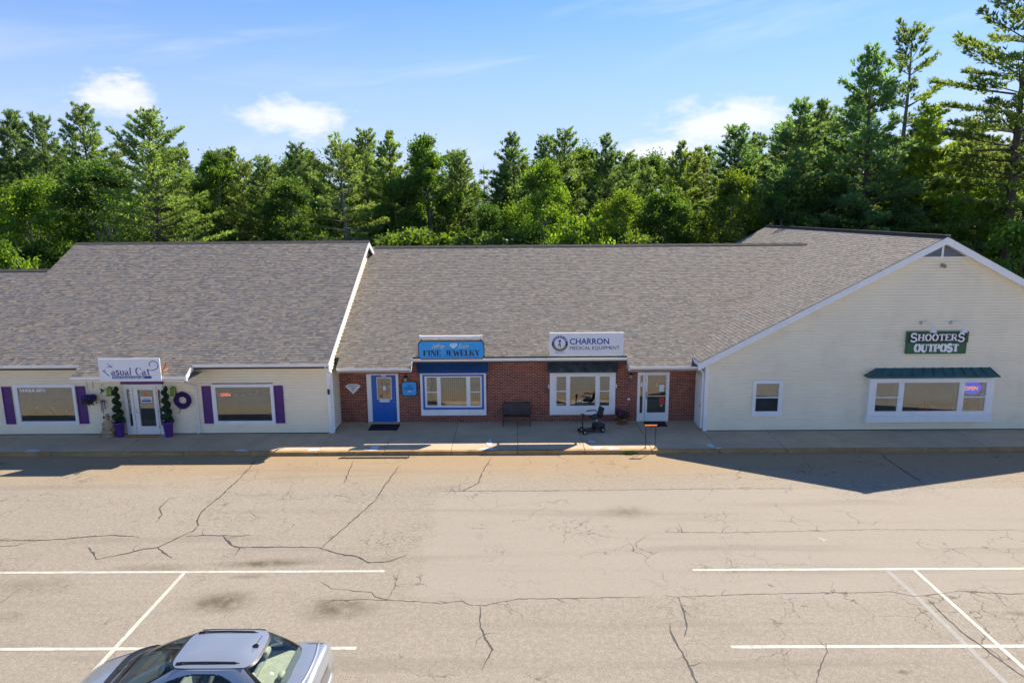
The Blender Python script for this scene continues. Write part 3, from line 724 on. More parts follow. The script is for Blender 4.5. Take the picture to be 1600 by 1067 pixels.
# door of the left shop
dm = MB(); panel(dm, -15.80, -14.2, .13, 2.22, [(-15.66, -15.52, .48, 2.03), (-15.22, -14.58, .47, 2.0), (-14.41, -14.29, .5, 2.0), (-15.42, -15.40, .16, 2.14), (-14.475, -14.455, .16, 2.14)], YL-.06, YL+.06)
door = dm.build('door', 'white_trim', lb)
for (a, b, c, d) in ((-15.66, -15.52, .48, 2.03), (-15.22, -14.58, .47, 2.0), (-14.41, -14.29, .5, 2.0)):
    MB().box(a-.01, b+.01, YL-.02, YL-.014, c-.01, d+.01).build('pane', 'glass', door)
    fr = MB(); panel(fr, a-.02, b+.02, c-.02, d+.02, [(a+.006, b-.006, c+.006, d-.006)], YL-.07, YL-.058); fr.build('glazing_bead', 'white_trim', door)
mi = MB(); interior(mi, -15.7, -14.3, .2, 2.1, YL+.065, 1.2); mi.build('interior', 'interior', door)
MB().box(-15.415, -15.405, YL-.03, YL-.02, .16, 2.14).box(-14.47, -14.46, YL-.03, YL-.02, .16, 2.14).build('door_gap', 'interior_dark', door)
MB().tube([(-15.33, YL-.06, 1.06), (-15.33, YL-.11, 1.06), (-15.24, YL-.11, 1.06)], .014, 8).ball((-15.33, YL-.07, 1.17), .025, 8, 5).build('handle', 'gold', door, True)
for zz in (.45, 1.1, 1.85): MB().box(-14.485, -14.445, YL-.07, YL-.06, zz-.05, zz+.05).build('hinge', 'grey_metal', door)
MB().box(-15.84, -14.15, YL-.1, YL-.0, 2.235, 2.335).build('lintel', 'purple', lb)
nt = MB().box(-15.13, -14.68, YL-.032, YL-.024, 1.46, 1.70).build('door_sign', 'sign_white'); tag(nt, 'small white and blue notice on the glass door between the topiaries', 'sign')
MB().box(-15.10, -14.71, YL-.035, YL-.032, 1.49, 1.565).build('print_band', 'ink_blue', nt); MB().box(-15.05, -14.76, YL-.035, YL-.032, 1.60, 1.625).build('print_line', 'ink_blue', nt)
MB().ball((-14.92, YL-.02, 1.80), .06, 8, 5, sq=(1.3, .15, 1)).build('sticker', 'orange_paint', door); rgd = random.Random(8)
for k in range(9): MB().box(-15.62, -15.56, YL-.024, YL-.021, 1.02+.1*k, 1.07+.1*k).build('sidelight_print', 'paper', door)
for k in range(3): MB().box(-14.39, -14.31, YL-.024, YL-.021, 1.68+.1*k, 1.75+.1*k).build('sidelight_print', 'red_ink', door)

# ------------------------------------------------------------------ middle building: brick
YB = 27.85
mbd = empty('brick_building', (0, YB, 0), 'low red brick shop building with two bay windows between the cream buildings', 'building', 'the joined shops of the row')
holesB = [(-6.32, -5.0, .13, 2.24), (-4.05, -1.32, .47, 2.31), (1.36, 4.1, .47, 2.3), (5.04, 6.37, .13, 2.25)]
bw = MB(); panel(bw, -7.5, 7.55, .1, 3.05, [(h[0], h[1], max(h[2], .101), h[3]) for h in holesB], YB+.014, YB+.1); wallB = bw.build('wall', 'mortar', mbd)
bk = MB(); bk.tint = []; rg = random.Random(11); z = .14; r_ = 0
BT = ((.34, .088, .048), (.285, .072, .043), (.38, .11, .056), (.245, .066, .043), (.315, .084, .048), (.18, .058, .044))
while z < 2.98:
    x = -7.5 - (.105 if r_ % 2 else 0)
    while x < 7.5:
        a, b = max(x, -7.49), min(x+.196, 7.5)
        for s0, s1 in cut(a, b, z, z+.058, holesB):
            if s1-s0 < .02: continue
            d = rg.uniform(-.003, .004); n0 = len(bk.f); bk.box(s0, s1, YB-d, YB+.03, z, z+.055)
            c = rg.choice(BT); g = rg.uniform(.85, 1.15); bk.tint += [tuple(t*g for t in c)]*(len(bk.f)-n0)
        x += .21
    z += .0685; r_ += 1
o = bk.build('bricks', 'brick', wallB); o['kind'] = 'stuff'
SM, FM = .5, math.hypot(1, .5); MY, MZ = 27.18, 3.01
def valley_x(z): return 7.15+(z-3.04)/.525
rf = MB(); rf.xprism([(MY+.09, MZ-.04), (35.45, 7.12), (43.7, 3.0), (43.7, 2.83), (35.45, 6.95), (MY+.09, 2.82)], -7.49, 14.9); roofM = rf.build('roof', 'roof_deck', mbd)
for a, b in ((-7.27, -4.3), (4.5, 7.48)):
    MB().xprism([(26.69, 2.735), (MY+.1, MZ-.03), (MY+.1, 2.83), (26.69, 2.6)], a+.02, b-.02).build('porch_roof', 'roof_deck', mbd)
rows = []; v = -.58
while v < 9.22:
    zz = MZ+v*SM/FM; xr = min(14.95, max(7.48, valley_x(zz)+.12))
    if v < 0: rows += [(v, -7.28, -4.28), (v, 4.48, 7.5)]
    else: rows.append((v, -7.49, xr))
    v += .143
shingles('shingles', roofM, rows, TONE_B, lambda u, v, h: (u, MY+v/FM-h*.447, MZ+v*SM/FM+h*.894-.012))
ridge(roofM, -7.25, 14.9, 35.45, 7.14, .5)
eave(mbd, -4.3, 4.5, MY, MZ, YB); eave(mbd, -7.26, -4.3, 26.66, 2.75, YB); eave(mbd, 4.5, 7.48, 26.66, 2.75, YB)
for x0 in (-4.33, 4.47):
    MB().hexa([(x0, 26.74, 2.57), (x0+.06, 26.74, 2.57), (x0+.06, 27.3, 2.82), (x0, 27.3, 2.82), (x0, 26.74, 2.745), (x0+.06, 26.74, 2.745), (x0+.06, 27.3, 3.03), (x0, 27.3, 3.03)]).build('rake_board', 'white_trim', mbd)
# window one, blue border
def three(x0, xa, xb, xc, xd, x1, z0, z1): return [(x0, xa, z0, z1), (xb, xc, z0, z1), (xd, x1, z0, z1)]
pn = three(-3.82, -3.34, -3.24, -2.11, -2.0, -1.52, .85, 2.14)
wA = window(mbd, -4.06, -1.31, .46, 2.32, YB, pn, proj=.15, rails=((-3.82, -3.34, 1.47), (-2.0, -1.52, 1.47)))
bb = MB(); panel(bb, -3.96, -1.40, .72, 2.225, [(-3.875, -1.485, .81, 2.16)], YB-.168, YB-.149); bb.build('blue_border', 'blue_door', wA)
pn = three(1.61, 2.07, 2.18, 3.29, 3.42, 3.88, .82, 2.13)
wB = window(mbd, 1.36, 4.10, .46, 2.30, YB, pn, proj=.15, rails=((1.61, 2.07, 1.48), (3.42, 3.88, 1.48)), inner='interior_dark', depth=1.3)
pm = MB(); panel(pm, 1.5, 3.98, .72, 2.22, [(1.57, 3.92, .78, 2.17)], YB-.165, YB-.149); pm.build('casing', 'white_trim', wB)
def small_awning(x0, x1, zt, zb, mt, parent):
    a = MB(); a.hexa([(x0, YB-.34, zb-.05), (x1, YB-.34, zb-.05), (x1, YB, zb-.05), (x0, YB, zb-.05), (x0, YB-.34, zb), (x1, YB-.34, zb), (x1-.03, YB-.02, zt), (x0+.03, YB-.02, zt)]); aw = a.build('awning', mt, parent)
    k = 7
    for i in range(k+1):
        xx = x0+.02+(x1-x0-.04)*i/k
        MB().hexa([(xx-.012, YB-.345, zb), (xx+.012, YB-.345, zb), (xx+.012, YB-.02, zt), (xx-.012, YB-.02, zt), (xx-.012, YB-.35, zb+.025), (xx+.012, YB-.35, zb+.025), (xx+.012, YB-.03, zt+.025), (xx-.012, YB-.03, zt+.025)]).build('seam', mt, aw)
small_awning(-4.16, -1.2, 2.74, 2.37, 'blue_metal', mbd); small_awning(1.27, 4.17, 2.70, 2.36, 'slate_metal', mbd)
for xx in (-4.10, -1.27, 1.31, 4.14): MB().box(xx-.02, xx+.02, YB-.19, YB-.10, 1.62, 1.78).build('shutter_dog', 'black_metal' if xx < 0 else 'white_trim', mbd)
# display things inside the windows
cu = MB()
for i in range(26): cu.box(-3.8+.088*i, -3.8+.088*i+.05, YB+.34, YB+.38, .8, 2.2)
tag(cu.build('window_blind', 'curtain'), 'pale slatted blind hanging behind the blue bordered window', 'blind')
tw = MB(); tw.tube([(-3.58+.13*math.cos(a*.35), YB+.02, 1.16+.16*math.sin(a*.35)) for a in range(16)], .014, 6); tag(tw.build('gold_ring', 'gold', None, True), 'gold hoop ornament behind the lower left pane of the blue bordered window', 'ornament')
ch = MB(); ch.box(2.95, 3.25, YB+.3, YB+.6, .8, 1.02).ball((3.15, YB+.4, 1.1), .16, 10, 6, sq=(1.1, .4, 1)).box(2.72, 3.0, YB+.32, YB+.4, .98, 1.03)
tag(ch.build('display_chair', 'black_plastic'), 'black padded chair standing inside the white framed brick-wall window', 'chair')
st_ = MB(); st_.tube([(2.5, YB+.3, .6), (2.5, YB+.3, 1.22)], .018, 6).tube([(2.42, YB+.3, 1.2), (2.55, YB+.3, 1.3), (2.68, YB+.3, 1.33)], [.045, .05, .02], 6); tag(st_.build('display_stand', 'black_plastic'), 'black stand with handle beside the chair inside the white framed window', 'stand')
MB().box(2.2, 3.28, YB+.1, YB+.5, .78, .84).build('window_ledge', 'sign_white', wB)
# blue door
df = MB(); panel(df, -6.33, -5.0, .13, 2.245, [(-6.14, -5.10, .131, 2.2)], YB-.05, YB+.1); dfo = df.build('door_frame', 'white_trim', mbd)
dl = MB(); panel(dl, -6.135, -5.105, .16, 2.195, [(-5.88, -5.33, 1.18, 2.06)], YB-.005, YB+.04); dbl = dl.build('door', 'blue_door', mbd)
MB().box(-5.89, -5.32, YB+.01, YB+.016, 1.17, 2.07).build('pane', 'glass_dark', dbl); MB().box(-5.88, -5.33, YB+.02, YB+.03, 1.18, 2.06).build('paper_blind', 'paper', dbl)
gb = MB(); panel(gb, -5.92, -5.29, 1.13, 2.10, [(-5.88, -5.33, 1.18, 2.06)], YB-.02, YB-.004); gb.build('glazing_frame', 'paper', dbl)
mn = MB(); mn.box(-5.70, -5.685, YB-.012, YB, 1.18, 2.06).box(-5.515, -5.50, YB-.012, YB, 1.18, 2.06).box(-5.88, -5.33, YB-.0115, YB, 1.47, 1.485).box(-5.88, -5.33, YB-.0115, YB, 1.77, 1.785); mn.build('muntins', 'curtain', dbl)
MB().box(-5.82, -5.40, YB-.014, YB-.005, 1.02, 1.115).build('notice', 'sign_white', dbl); MB().box(-5.80, -5.68, YB-.004, YB+.004, 1.24, 1.33).build('sticker', 'red_ink', dbl)
MB().box(-5.66, -5.54, YB-.004, YB+.004, 1.52, 1.72).build('notice', 'sign_white', dbl); MB().box(-5.66, -5.54, YB-.004, YB+.004, 1.84, 1.92).build('notice', 'curtain', dbl)
MB().box(-5.72, -5.52, YB-.012, YB-.005, 2.125, 2.165).build('number_plate', 'sign_white', dbl)
MB().ball((-5.19, YB-.05, 1.05), .032, 8, 5).ball((-5.19, YB-.03, 1.19), .026, 8, 5).build('knob', 'grey_metal', dbl, True)
MB().box(-6.3, -5.0, YB-.22, YB-.0, .13, .165).build('threshold', 'concrete', mbd)
# glass door on the right
dm = MB(); panel(dm, 5.04, 6.37, .13, 2.25, [(5.15, 5.27, .48, 2.12), (5.46, 6.24, .50, 2.13), (5.355, 5.37, .16, 2.19)], YB-.05, YB+.06); dg = dm.build('door', 'white_trim', mbd)
for (a, b, c, d) in ((5.15, 5.27, .48, 2.12), (5.46, 6.24, .5, 2.13)): MB().box(a-.01, b+.01, YB-.012, YB-.006, c-.01, d+.01).build('pane', 'glass_dark', dg)
MB().box(5.44, 6.26, YB-.04, YB-.014, 1.20, 1.245).build('push_bar', 'grey_metal', dg); MB().box(5.357, 5.368, YB-.02, YB-.01, .16, 2.19).build('door_gap', 'interior_dark', dg)
MB().tube([(5.41, YB-.06, 1.12), (5.41, YB-.12, 1.12), (5.41, YB-.12, 1.42), (5.41, YB-.06, 1.42)], .013, 6).build('handle', 'black_metal', dg)
mi = MB(); interior(mi, 5.15, 6.25, .2, 2.15, YB+.065, 1.6); mi.build('interior', 'interior_dark', dg)
MB().box(5.95, 6.16, YB-.018, YB-.013, 1.42, 1.70).build('notice', 'sign_white', dg); MB().box(5.98, 6.17, YB-.018, YB-.013, 1.03, 1.15).box(5.98, 6.19, YB-.0185, YB-.013, .87, 1.02).build('sticker', 'red_ink', dg)
MB().ball((6.07, YB-.016, .80), .045, 8, 5, sq=(1, .1, 1)).build('sticker', 'gold', dg); MB().ball((5.85, YB-.016, 1.68), .06, 8, 5, sq=(1, .1, 1.4)).build('sticker', 'gold', dg)
MB().box(5.17, 5.25, YB-.018, YB-.013, 1.62, 1.8).build('notice', 'sign_white', dg)
MB().box(4.64, 4.74, YB-.03, YB, 1.05, 1.13).build('switch_plate', 'white_trim', mbd)

# ------------------------------------------------------------------ right building: gable
YR = 26.45; AX, AZ, SR = 16.3, 7.84, .525; FR = math.hypot(1, SR)
rb = empty('gable_building', (16.3, YR, 0), 'cream clapboard building with wide front gable and green awning window', 'building', 'the joined shops of the row')
holesR = [(9.42, 10.55, .78, 2.2), (13.95, 18.75, .6, 2.3)]
span = lambda z, a, b: (max(a, AX-(AZ-.2-z)/SR), min(b, AX+(AZ-.2-z)/SR))
siding('siding', rb, 7.6, 25.0, .17, 7.06, holesR, span, lambda u, d, z: (u, YR-d, z)); MB().box(7.5, 25.1, YR-.004, YR+.1, .12, .17).build('foundation', 'roof_deck', rb)
siding('siding', rb, YR+.1, 44.6, .17, 2.95, [(26.78, 27.72, .1, 2.25)], lambda z, a, b: (a, b), lambda u, d, z: (7.5-d, u, z))
corner_board(rb, 7.47, 7.61, YR-.03, YR, .13, 2.98); corner_board(rb, 7.472, 7.5, YR+.0, YR+.12, .13, 2.98)
sdp = MB(); sdp.box(7.44, 7.5, 26.76, 27.74, .13, 2.27); sd = sdp.build('side_door', 'white_trim', rb)
for (a, b) in ((.3, 1.0), (1.12, 2.05)):
    MB().box(7.43, 7.44, 26.95, 27.2, a, b).box(7.43, 7.44, 27.3, 27.55, a, b).build('door_panel', 'white_trim', sd)
MB().ball((7.41, 26.88, 1.05), .035, 8, 5).build('knob', 'grey_metal', sd, True)
rf = MB(); rf.prism([(7.24, 3.03), (AX, AZ-.03), (25.36, 3.03), (25.36, 2.85), (AX, AZ-.21), (7.24, 2.85)], 26.2, 45.0); roofR = rf.build('roof', 'roof_deck', rb)
rows = []; v = 0
TOTV = (AX-7.15)*FR
while v < TOTV-.02:
    zz = 3.04+v*SR/FR
    if zz < 7.1: rows += [(v, 26.14, 27.18+(zz-3.01)/.5+.12), (v, 35.45+(7.15-zz)/.5-.1, 45.0)]
    else: rows.append((v, 26.14, 45.0))
    v += .143
TONE_C = tuple(tuple(c*1.08 for c in t) for t in TONE_B)
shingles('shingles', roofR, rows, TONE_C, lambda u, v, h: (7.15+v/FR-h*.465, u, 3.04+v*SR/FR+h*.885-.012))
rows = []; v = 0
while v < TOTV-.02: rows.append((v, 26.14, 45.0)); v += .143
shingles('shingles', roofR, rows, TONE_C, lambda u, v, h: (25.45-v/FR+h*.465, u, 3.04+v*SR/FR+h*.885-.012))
for i in range(62):
    a = 26.14+18.86*i/62; b = a+.32; h = .012*(i % 2)
    MB().prism([(AX-.15, AZ-.05), (AX, AZ+.05+h), (AX+.15, AZ-.05), (AX+.15, AZ-.08), (AX, AZ), (AX-.15, AZ-.08)], a, b).build('ridge_cap', 'roof_deck', roofR)
for s in (-1, 1):
    def xz(d, z): return (AX+s*d, z)
    D_ = 9.2
    for yy, name in ((26.15, 'rake_board'), (45.02, 'rake_board')):
        p = [xz(0, AZ-.03), xz(0, AZ-.30), xz(D_, AZ-.30-D_*SR), xz(D_, AZ-.03-D_*SR)]
        if s > 0: p = p[::-1]
        MB().prism(p, yy, yy+.035).build(name, 'white_trim', rb)
    p = [xz(0, AZ-.26), xz(0, AZ-.28), xz(D_-.1, AZ-.28-D_*SR), xz(D_-.1, AZ-.26-D_*SR)]
    MB().prism(p if s < 0 else p[::-1], 26.185, YR).build('rake_soffit', 'white_trim', rb)
MB().box(7.12, 7.2, 26.2, 45.0, 2.86, 3.0).build('gutter', 'white_trim', rb)
downspout(rb, [(7.17, 26.4, 2.88), (7.2, 26.5, 2.78), (7.43, 26.56, 2.5), (7.43, 26.56, .25)])
vt = MB(); vt.prism([(15.22, 7.055), (17.38, 7.055), (16.3, 7.60)], YR-.008, YR+.02); vent = vt.build('gable_vent', 'slate_metal', rb)
lv = MB(); z = 7.075
while z < 7.56:
    hw = (7.60-z)/.525*.98-.06
    if hw > .05: lv.hexa([(AX-hw, YR-.05, z), (AX+hw, YR-.05, z), (AX+hw, YR-.01, z+.03), (AX-hw, YR-.01, z+.03), (AX-hw, YR-.05, z+.008), (AX+hw, YR-.05, z+.008), (AX+hw, YR-.01, z+.038), (AX-hw, YR-.01, z+.038)])
    z += .055
lv.build('louvers', 'vent_grey', vent)['kind'] = 'stuff'
MB().box(16.26, 16.34, YR-.075, YR-.052, 7.05, 7.6).build('vent_mullion', 'white_trim', vent); MB().box(15.15, 17.45, YR-.06, YR-.01, 7.0, 7.056).build('vent_sill', 'white_trim', vent)
window(rb, 9.38, 10.58, .75, 2.235, YR, [(9.49, 10.44, .92, 2.12)], proj=.06, rails=((9.49, 10.44, 1.52),), inner='interior_dark')
cu = MB()
for i in range(14): cu.box(9.5+.067*i, 9.5+.067*i+.045, YR+.2, YR+.23, 1.5, 2.2)
tag(cu.build('window_blind', 'curtain'), 'short pale curtain in the top of the small sash window', 'curtain')
pn = three(14.15, 15.07, 15.24, 17.45, 17.62, 18.52, .95, 2.17)
by = window(rb, 13.9, 18.8, .80, 2.32, YR, pn, proj=.25, rails=((14.15, 15.07, 1.55), (17.62, 18.52, 1.55)), depth=1.3)
MB().box(13.86, 18.84, YR-.27, YR+.02, .53, .795).build('apron_panel', 'white_trim', by)
aw = MB().hexa([(13.72, 26.05, 2.38), (18.88, 26.05, 2.38), (18.88, YR, 2.38), (13.72, YR, 2.38), (13.72, 26.05, 2.42), (18.88, 26.05, 2.42), (18.67, 26.43, 2.69), (14.2, 26.43, 2.69)]).build('awning', 'verdigris', rb)
for i in range(13):
    xb = 13.78+5.04*i/12; xt = min(18.66, max(14.22, 14.2+4.47*i/12))
    MB().hexa([(xb-.012, 26.045, 2.42), (xb+.012, 26.045, 2.42), (xt+.012, 26.43, 2.69), (xt-.012, 26.43, 2.69), (xb-.012, 26.04, 2.45), (xb+.012, 26.04, 2.45), (xt+.012, 26.42, 2.72), (xt-.012, 26.42, 2.72)]).build('seam', 'verdigris', aw)
fl = MB()
for (xx, hh, lean) in ((16.05, .22, -.06), (16.15, .34, -.02), (16.25, .42, .02), (16.36, .34, .05), (16.45, .24, .1), (16.2, .28, .0), (16.31, .3, -.03)):
    fl.tube([(xx, YR-.12, .9), (xx+lean, YR-.12, .9+hh*.6), (xx+lean*.4, YR-.12, .96+hh)], [.05, .06, .004], 6)
tag(fl.build('paper_flame', 'orange_paint'), 'orange flame shaped decoration standing inside the green awning window', 'decoration')
os_ = MB(); os_.prism([(18.05+.36*math.cos(a*math.pi/12), 1.87+.25*math.sin(a*math.pi/12)) for a in range(24)], YR-.09, YR-.08); on = os_.build('open_sign', 'neon_blue'); tag(on, 'blue oval OPEN sign with orange letters behind the right pane under the green awning', 'sign')
text('OPEN', .22, 17.72, YR-.095, 1.79, 'neon_orange', on, bold=.006, depth=.001, xs=.95)
# ------------------------------------------------------------------ shop signs
y0 = 24.86
s1 = empty('shop_sign', (-14.54, y0, 2.74), 'white shop sign with purple lettering and curling cat tail above the glass door', 'sign', 'shop signs along the eaves')
MB().box(-15.70, -13.38, y0, y0+.06, 2.74, 3.60).build('board', 'sign_white', s1, bevel=.008)
MB().box(-15.3, -15.24, y0+.06, 25.3, 2.9, 2.94).box(-13.8, -13.74, y0+.06, 25.3, 2.9, 2.94).build('bracket', 'grey_metal', s1)
def zx(a, b): return (-15.70+(a-92)/740*2.32*1.0, 3.60-(b-75)/265*.86)      # layout of the printed design on the board
lettering('asual Cat', .265, zx(238, 0)[0], y0-.003, zx(0, 268)[1], 'ink_purple', s1, width=zx(705, 0)[0]-zx(238, 0)[0], thick=.16, thin=.05, serif=.1)
MB().box(zx(245, 0)[0], zx(718, 0)[0], y0-.004, y0, zx(0, 313)[1], zx(0, 281)[1]).build('blue_band', 'ink_blue', s1)
text('Picture Framing & Unique Gifts', .088, zx(258, 0)[0], y0-.006, zx(0, 306)[1], 'white_ink', s1, xs=1.05, bold=.0015, depth=.001)
sw = MB()
strokes(sw, [zx(*p) for p in ((690, 214), (725, 216), (760, 213), (790, 198), (808, 175), (811, 150), (800, 128), (780, 114), (755, 108), (730, 112), (712, 126), (704, 146), (708, 162))], [.02, .026, .03, .03, .03, .028, .026, .024, .024, .024, .026, .03, .04], y0-.003, .003)
strokes(sw, [zx(*p) for p in ((132, 210), (150, 222), (166, 232), (178, 252), (196, 268), (218, 280))], [.01, .03, .035, .03, .035, .02], y0-.0034, .003)
strokes(sw, [zx(*p) for p in ((140, 228), (160, 214), (182, 206))], [.008, .02, .006], y0-.0038, .003)
strokes(sw, [zx(*p) for p in ((205, 126), (216, 142), (232, 160), (250, 174), (266, 184))], [.012, .02, .016, .02, .006], y0-.003, .003)
strokes(sw, [zx(*p) for p in ((186, 178), (205, 172), (232, 170), (262, 184))], [.006, .018, .02, .006], y0-.0034, .003)
strokes(sw, [zx(*p) for p in ((236, 160), (252, 154), (274, 152))], [.01, .012, .004], y0-.0042, .003)
sw.build('cat_flourish', 'ink_purple', s1)
orn = MB(); orn.tube([(-13.33, y0+.04, 3.05), (-13.28, y0+.04, 3.2), (-13.2, y0+.04, 3.28), (-13.17, y0+.04, 3.42), (-13.1, y0+.04, 3.46), (-13.06, y0+.04, 3.4)], [.03, .025, .03, .022, .018, .01], 6); orn.tube([(-13.27, y0+.04, 3.22), (-13.34, y0+.04, 3.32)], .012, 5); orn.tube([(-13.35, y0+.06, 3.05), (-13.35, y0+.5, 3.1)], .012, 5)
tag(orn.build('metal_ornament', 'orange_paint', None, True), 'small orange scroll ornament beside the white cat sign', 'ornament')

y1 = 27.03
s2 = empty('shop_sign', (-2.66, y1, 3.03), 'bright blue eight sided shop sign with diamond and dark lettering', 'sign', 'shop signs along the eaves')
def octo(x0, x1, z0, z1, c): return [(x0+c, z0), (x1-c, z0), (x1, z0+c), (x1, z1-c), (x1-c, z1), (x0+c, z1), (x0, z1-c), (x0, z0+c)]
MB().prism(octo(-4.0, -1.32, 3.025, 3.79, .1), y1, y1+.06).build('border', 'ink_black', s2); MB().prism(octo(-3.965, -1.355, 3.06, 3.755, .09), y1-.012, y1+.0).build('board', 'sign_blue', s2)
lettering('FINE', .235, -3.80, y1-.016, 3.17, 'ink_black', s2, width=.74, thick=.25, thin=.09, serif=.10, big=None)
lettering('JEWELRY', .235, -2.92, y1-.016, 3.17, 'ink_black', s2, width=1.42, thick=.25, thin=.09, serif=.09)
text('Jeffrey', .24, -3.42, y1-.0155, 3.475, 'ink_black', s2, shear=.5, xs=.82, depth=.001); text('Jeffrey', .24, -3.435, y1-.018, 3.485, 'white_ink', s2, shear=.5, xs=.82, depth=.001)
text('Scott', .24, -2.37, y1-.0155, 3.475, 'ink_black', s2, shear=.5, xs=.82, depth=.001); text('Scott', .24, -2.385, y1-.018, 3.485, 'white_ink', s2, shear=.5, xs=.82, depth=.001)
dmn = MB(); dmn.poly([(-2.73, y1-.016, 3.60), (-2.57, y1-.016, 3.465), (-2.39, y1-.016, 3.62), (-2.46, y1-.016, 3.68), (-2.66, y1-.016, 3.68)][::1]); dmn.build('diamond', 'white_ink', s2)
dl_ = MB()
for a, b in (((-2.73, 3.61), (-2.39, 3.615)), ((-2.66, 3.68), (-2.62, 3.61)), ((-2.62, 3.61), (-2.56, 3.68)), ((-2.56, 3.68), (-2.5, 3.61)), ((-2.5, 3.61), (-2.46, 3.68)), ((-2.62, 3.61), (-2.57, 3.47)), ((-2.5, 3.61), (-2.57, 3.47))): strokes(dl_, [a, b], .01, y1-.0185, .002)
dl_.build('facet_lines', 'sign_blue', s2)
bl = MB(); strokes(bl, [(-3.78, 3.115), (-1.55, 3.115)], .012, y1-.0165, .003); bl.build('underline', 'ink_blue', s2)
MB().tube([(-4.03, y1+.04, 3.15), (-4.12, y1+.25, 3.1)], .018, 5).build('bracket', 'black_metal', s2)
lbar = empty('sign_light', (-2.66, 26.8, 4.0), 'long white tube light fixed above the blue shop sign', 'light')
MB().box(-3.86, -1.44, 26.74, 26.86, 3.93, 4.04).build('housing', 'white_trim', lbar, bevel=.015); MB().box(-3.90, -3.86, 26.73, 26.87, 3.92, 4.06).box(-1.44, -1.40, 26.73, 26.87, 3.92, 4.06).build('end_cap', 'white_trim', lbar)
for xx in (-3.84, -1.46): MB().tube([(xx, 26.8, 3.93), (xx, 26.95, 3.84), (xx, 27.05, 3.80), (xx, 27.06, 3.6)], .014, 5).build('arm', 'black_metal', lbar)

s3 = empty('shop_sign', (2.8, y1, 3.16), 'white shop sign with round blue emblem and blue and black lettering', 'sign', 'shop signs along the eaves')
bd = MB(); bd.box(1.3, 4.29, y1, y1+.09, 3.16, 4.08); bd.build('board', 'sign_white', s3)
bo = MB(); panel(bo, 1.3, 4.29, 3.16, 4.08, [(1.345, 4.245, 3.205, 4.035)], y1-.012, y1-.0005); bo.build('frame', 'white_trim', s3)
def bx(a, b): return (1.3+(a-95)/1335*2.99, 4.08-(b-112)/405*.92)     # layout of the printed design on the board
text('CHARRON', .335, bx(458, 0)[0], y1-.004, bx(0, 318)[1], 'ink_blue', s3, bold=.007, depth=.001, xs=.98); text('MEDICAL EQUIPMENT', .205, bx(458, 0)[0], y1-.004, bx(0, 416)[1], 'ink_black', s3, bold=0, depth=.001, xs=1.0)
text('Since 1971', .085, bx(200, 0)[0], y1-.004, bx(0, 480)[1], 'ink_blue', s3, shear=.3, depth=.001)
cx_, cz_ = bx(285, 302); ro, ri = .325, .225
def ring(a0, a1, r0_, r1_, y, k=24):
    mb = MB()
    for i in range(k):
        a, b = R(a0+(a1-a0)*i/k), R(a0+(a1-a0)*(i+1)/k)
        mb.quad((cx_+r0_*math.cos(a), y, cz_+r0_*math.sin(a)), (cx_+r1_*math.cos(a), y, cz_+r1_*math.sin(a)), (cx_+r1_*math.cos(b), y, cz_+r1_*math.sin(b)), (cx_+r0_*math.cos(b), y, cz_+r0_*math.sin(b)))
    return mb
ring(-5, 185, ri, ro, y1-.004).build('emblem_ring', 'ink_blue', s3); ring(185, 355, ri, ro, y1-.004).build('emblem_ring', 'ink_black', s3); ring(200, 340, .262, .285, y1-.006).build('emblem_band', 'gold', s3)
for i, c in enumerate('CHARRON'):
    a = R(155-130*i/6); t_ = text(c, .085, 0, 0, 0, 'white_ink', None, align='CENTER', depth=.001, bold=.003); t_.parent = s3
    t_.location = (cx_+.258*math.cos(a)-2.8, -.007, cz_+.258*math.sin(a)-3.16); t_.rotation_euler = (0, -(a-math.pi/2), 0)
fg = MB(); q = lambda a, b: (cx_+(a-285)/1335*2.99, cz_-(b-302)/405*.92)
for i, (pl, wd) in enumerate(((((283, 268), (284, 300), (290, 330)), [.05, .045, .05]), (((280, 270), (262, 255), (270, 235)), [.03, .02, .02]), (((288, 270), (302, 258), (297, 235)), [.03, .02, .02]), (((284, 325), (262, 322), (256, 345), (266, 362)), [.045, .035, .025, .02]), (((291, 325), (294, 352), (292, 382)), [.045, .03, .02]))):
    strokes(fg, [q(*p) for p in pl], wd, y1-.004-.0004*i, .003)
fg.poly([(q(284, 252)[0]+.026*math.cos(a*.6283), y1-.0062, q(284, 252)[1]+.03*math.sin(a*.6283)) for a in range(10)]); fg.build('emblem_figure', 'ink_black', s3)
MB().box(1.28, 1.34, y1+.09, y1+.3, 3.2, 3.25).box(4.25, 4.31, y1+.09, y1+.3, 3.2, 3.25).build('bracket', 'black_metal', s3); MB().box(4.33, 4.38, 27.1, 27.14, 3.05, 3.1).build('junction_box', 'black_metal', s3)

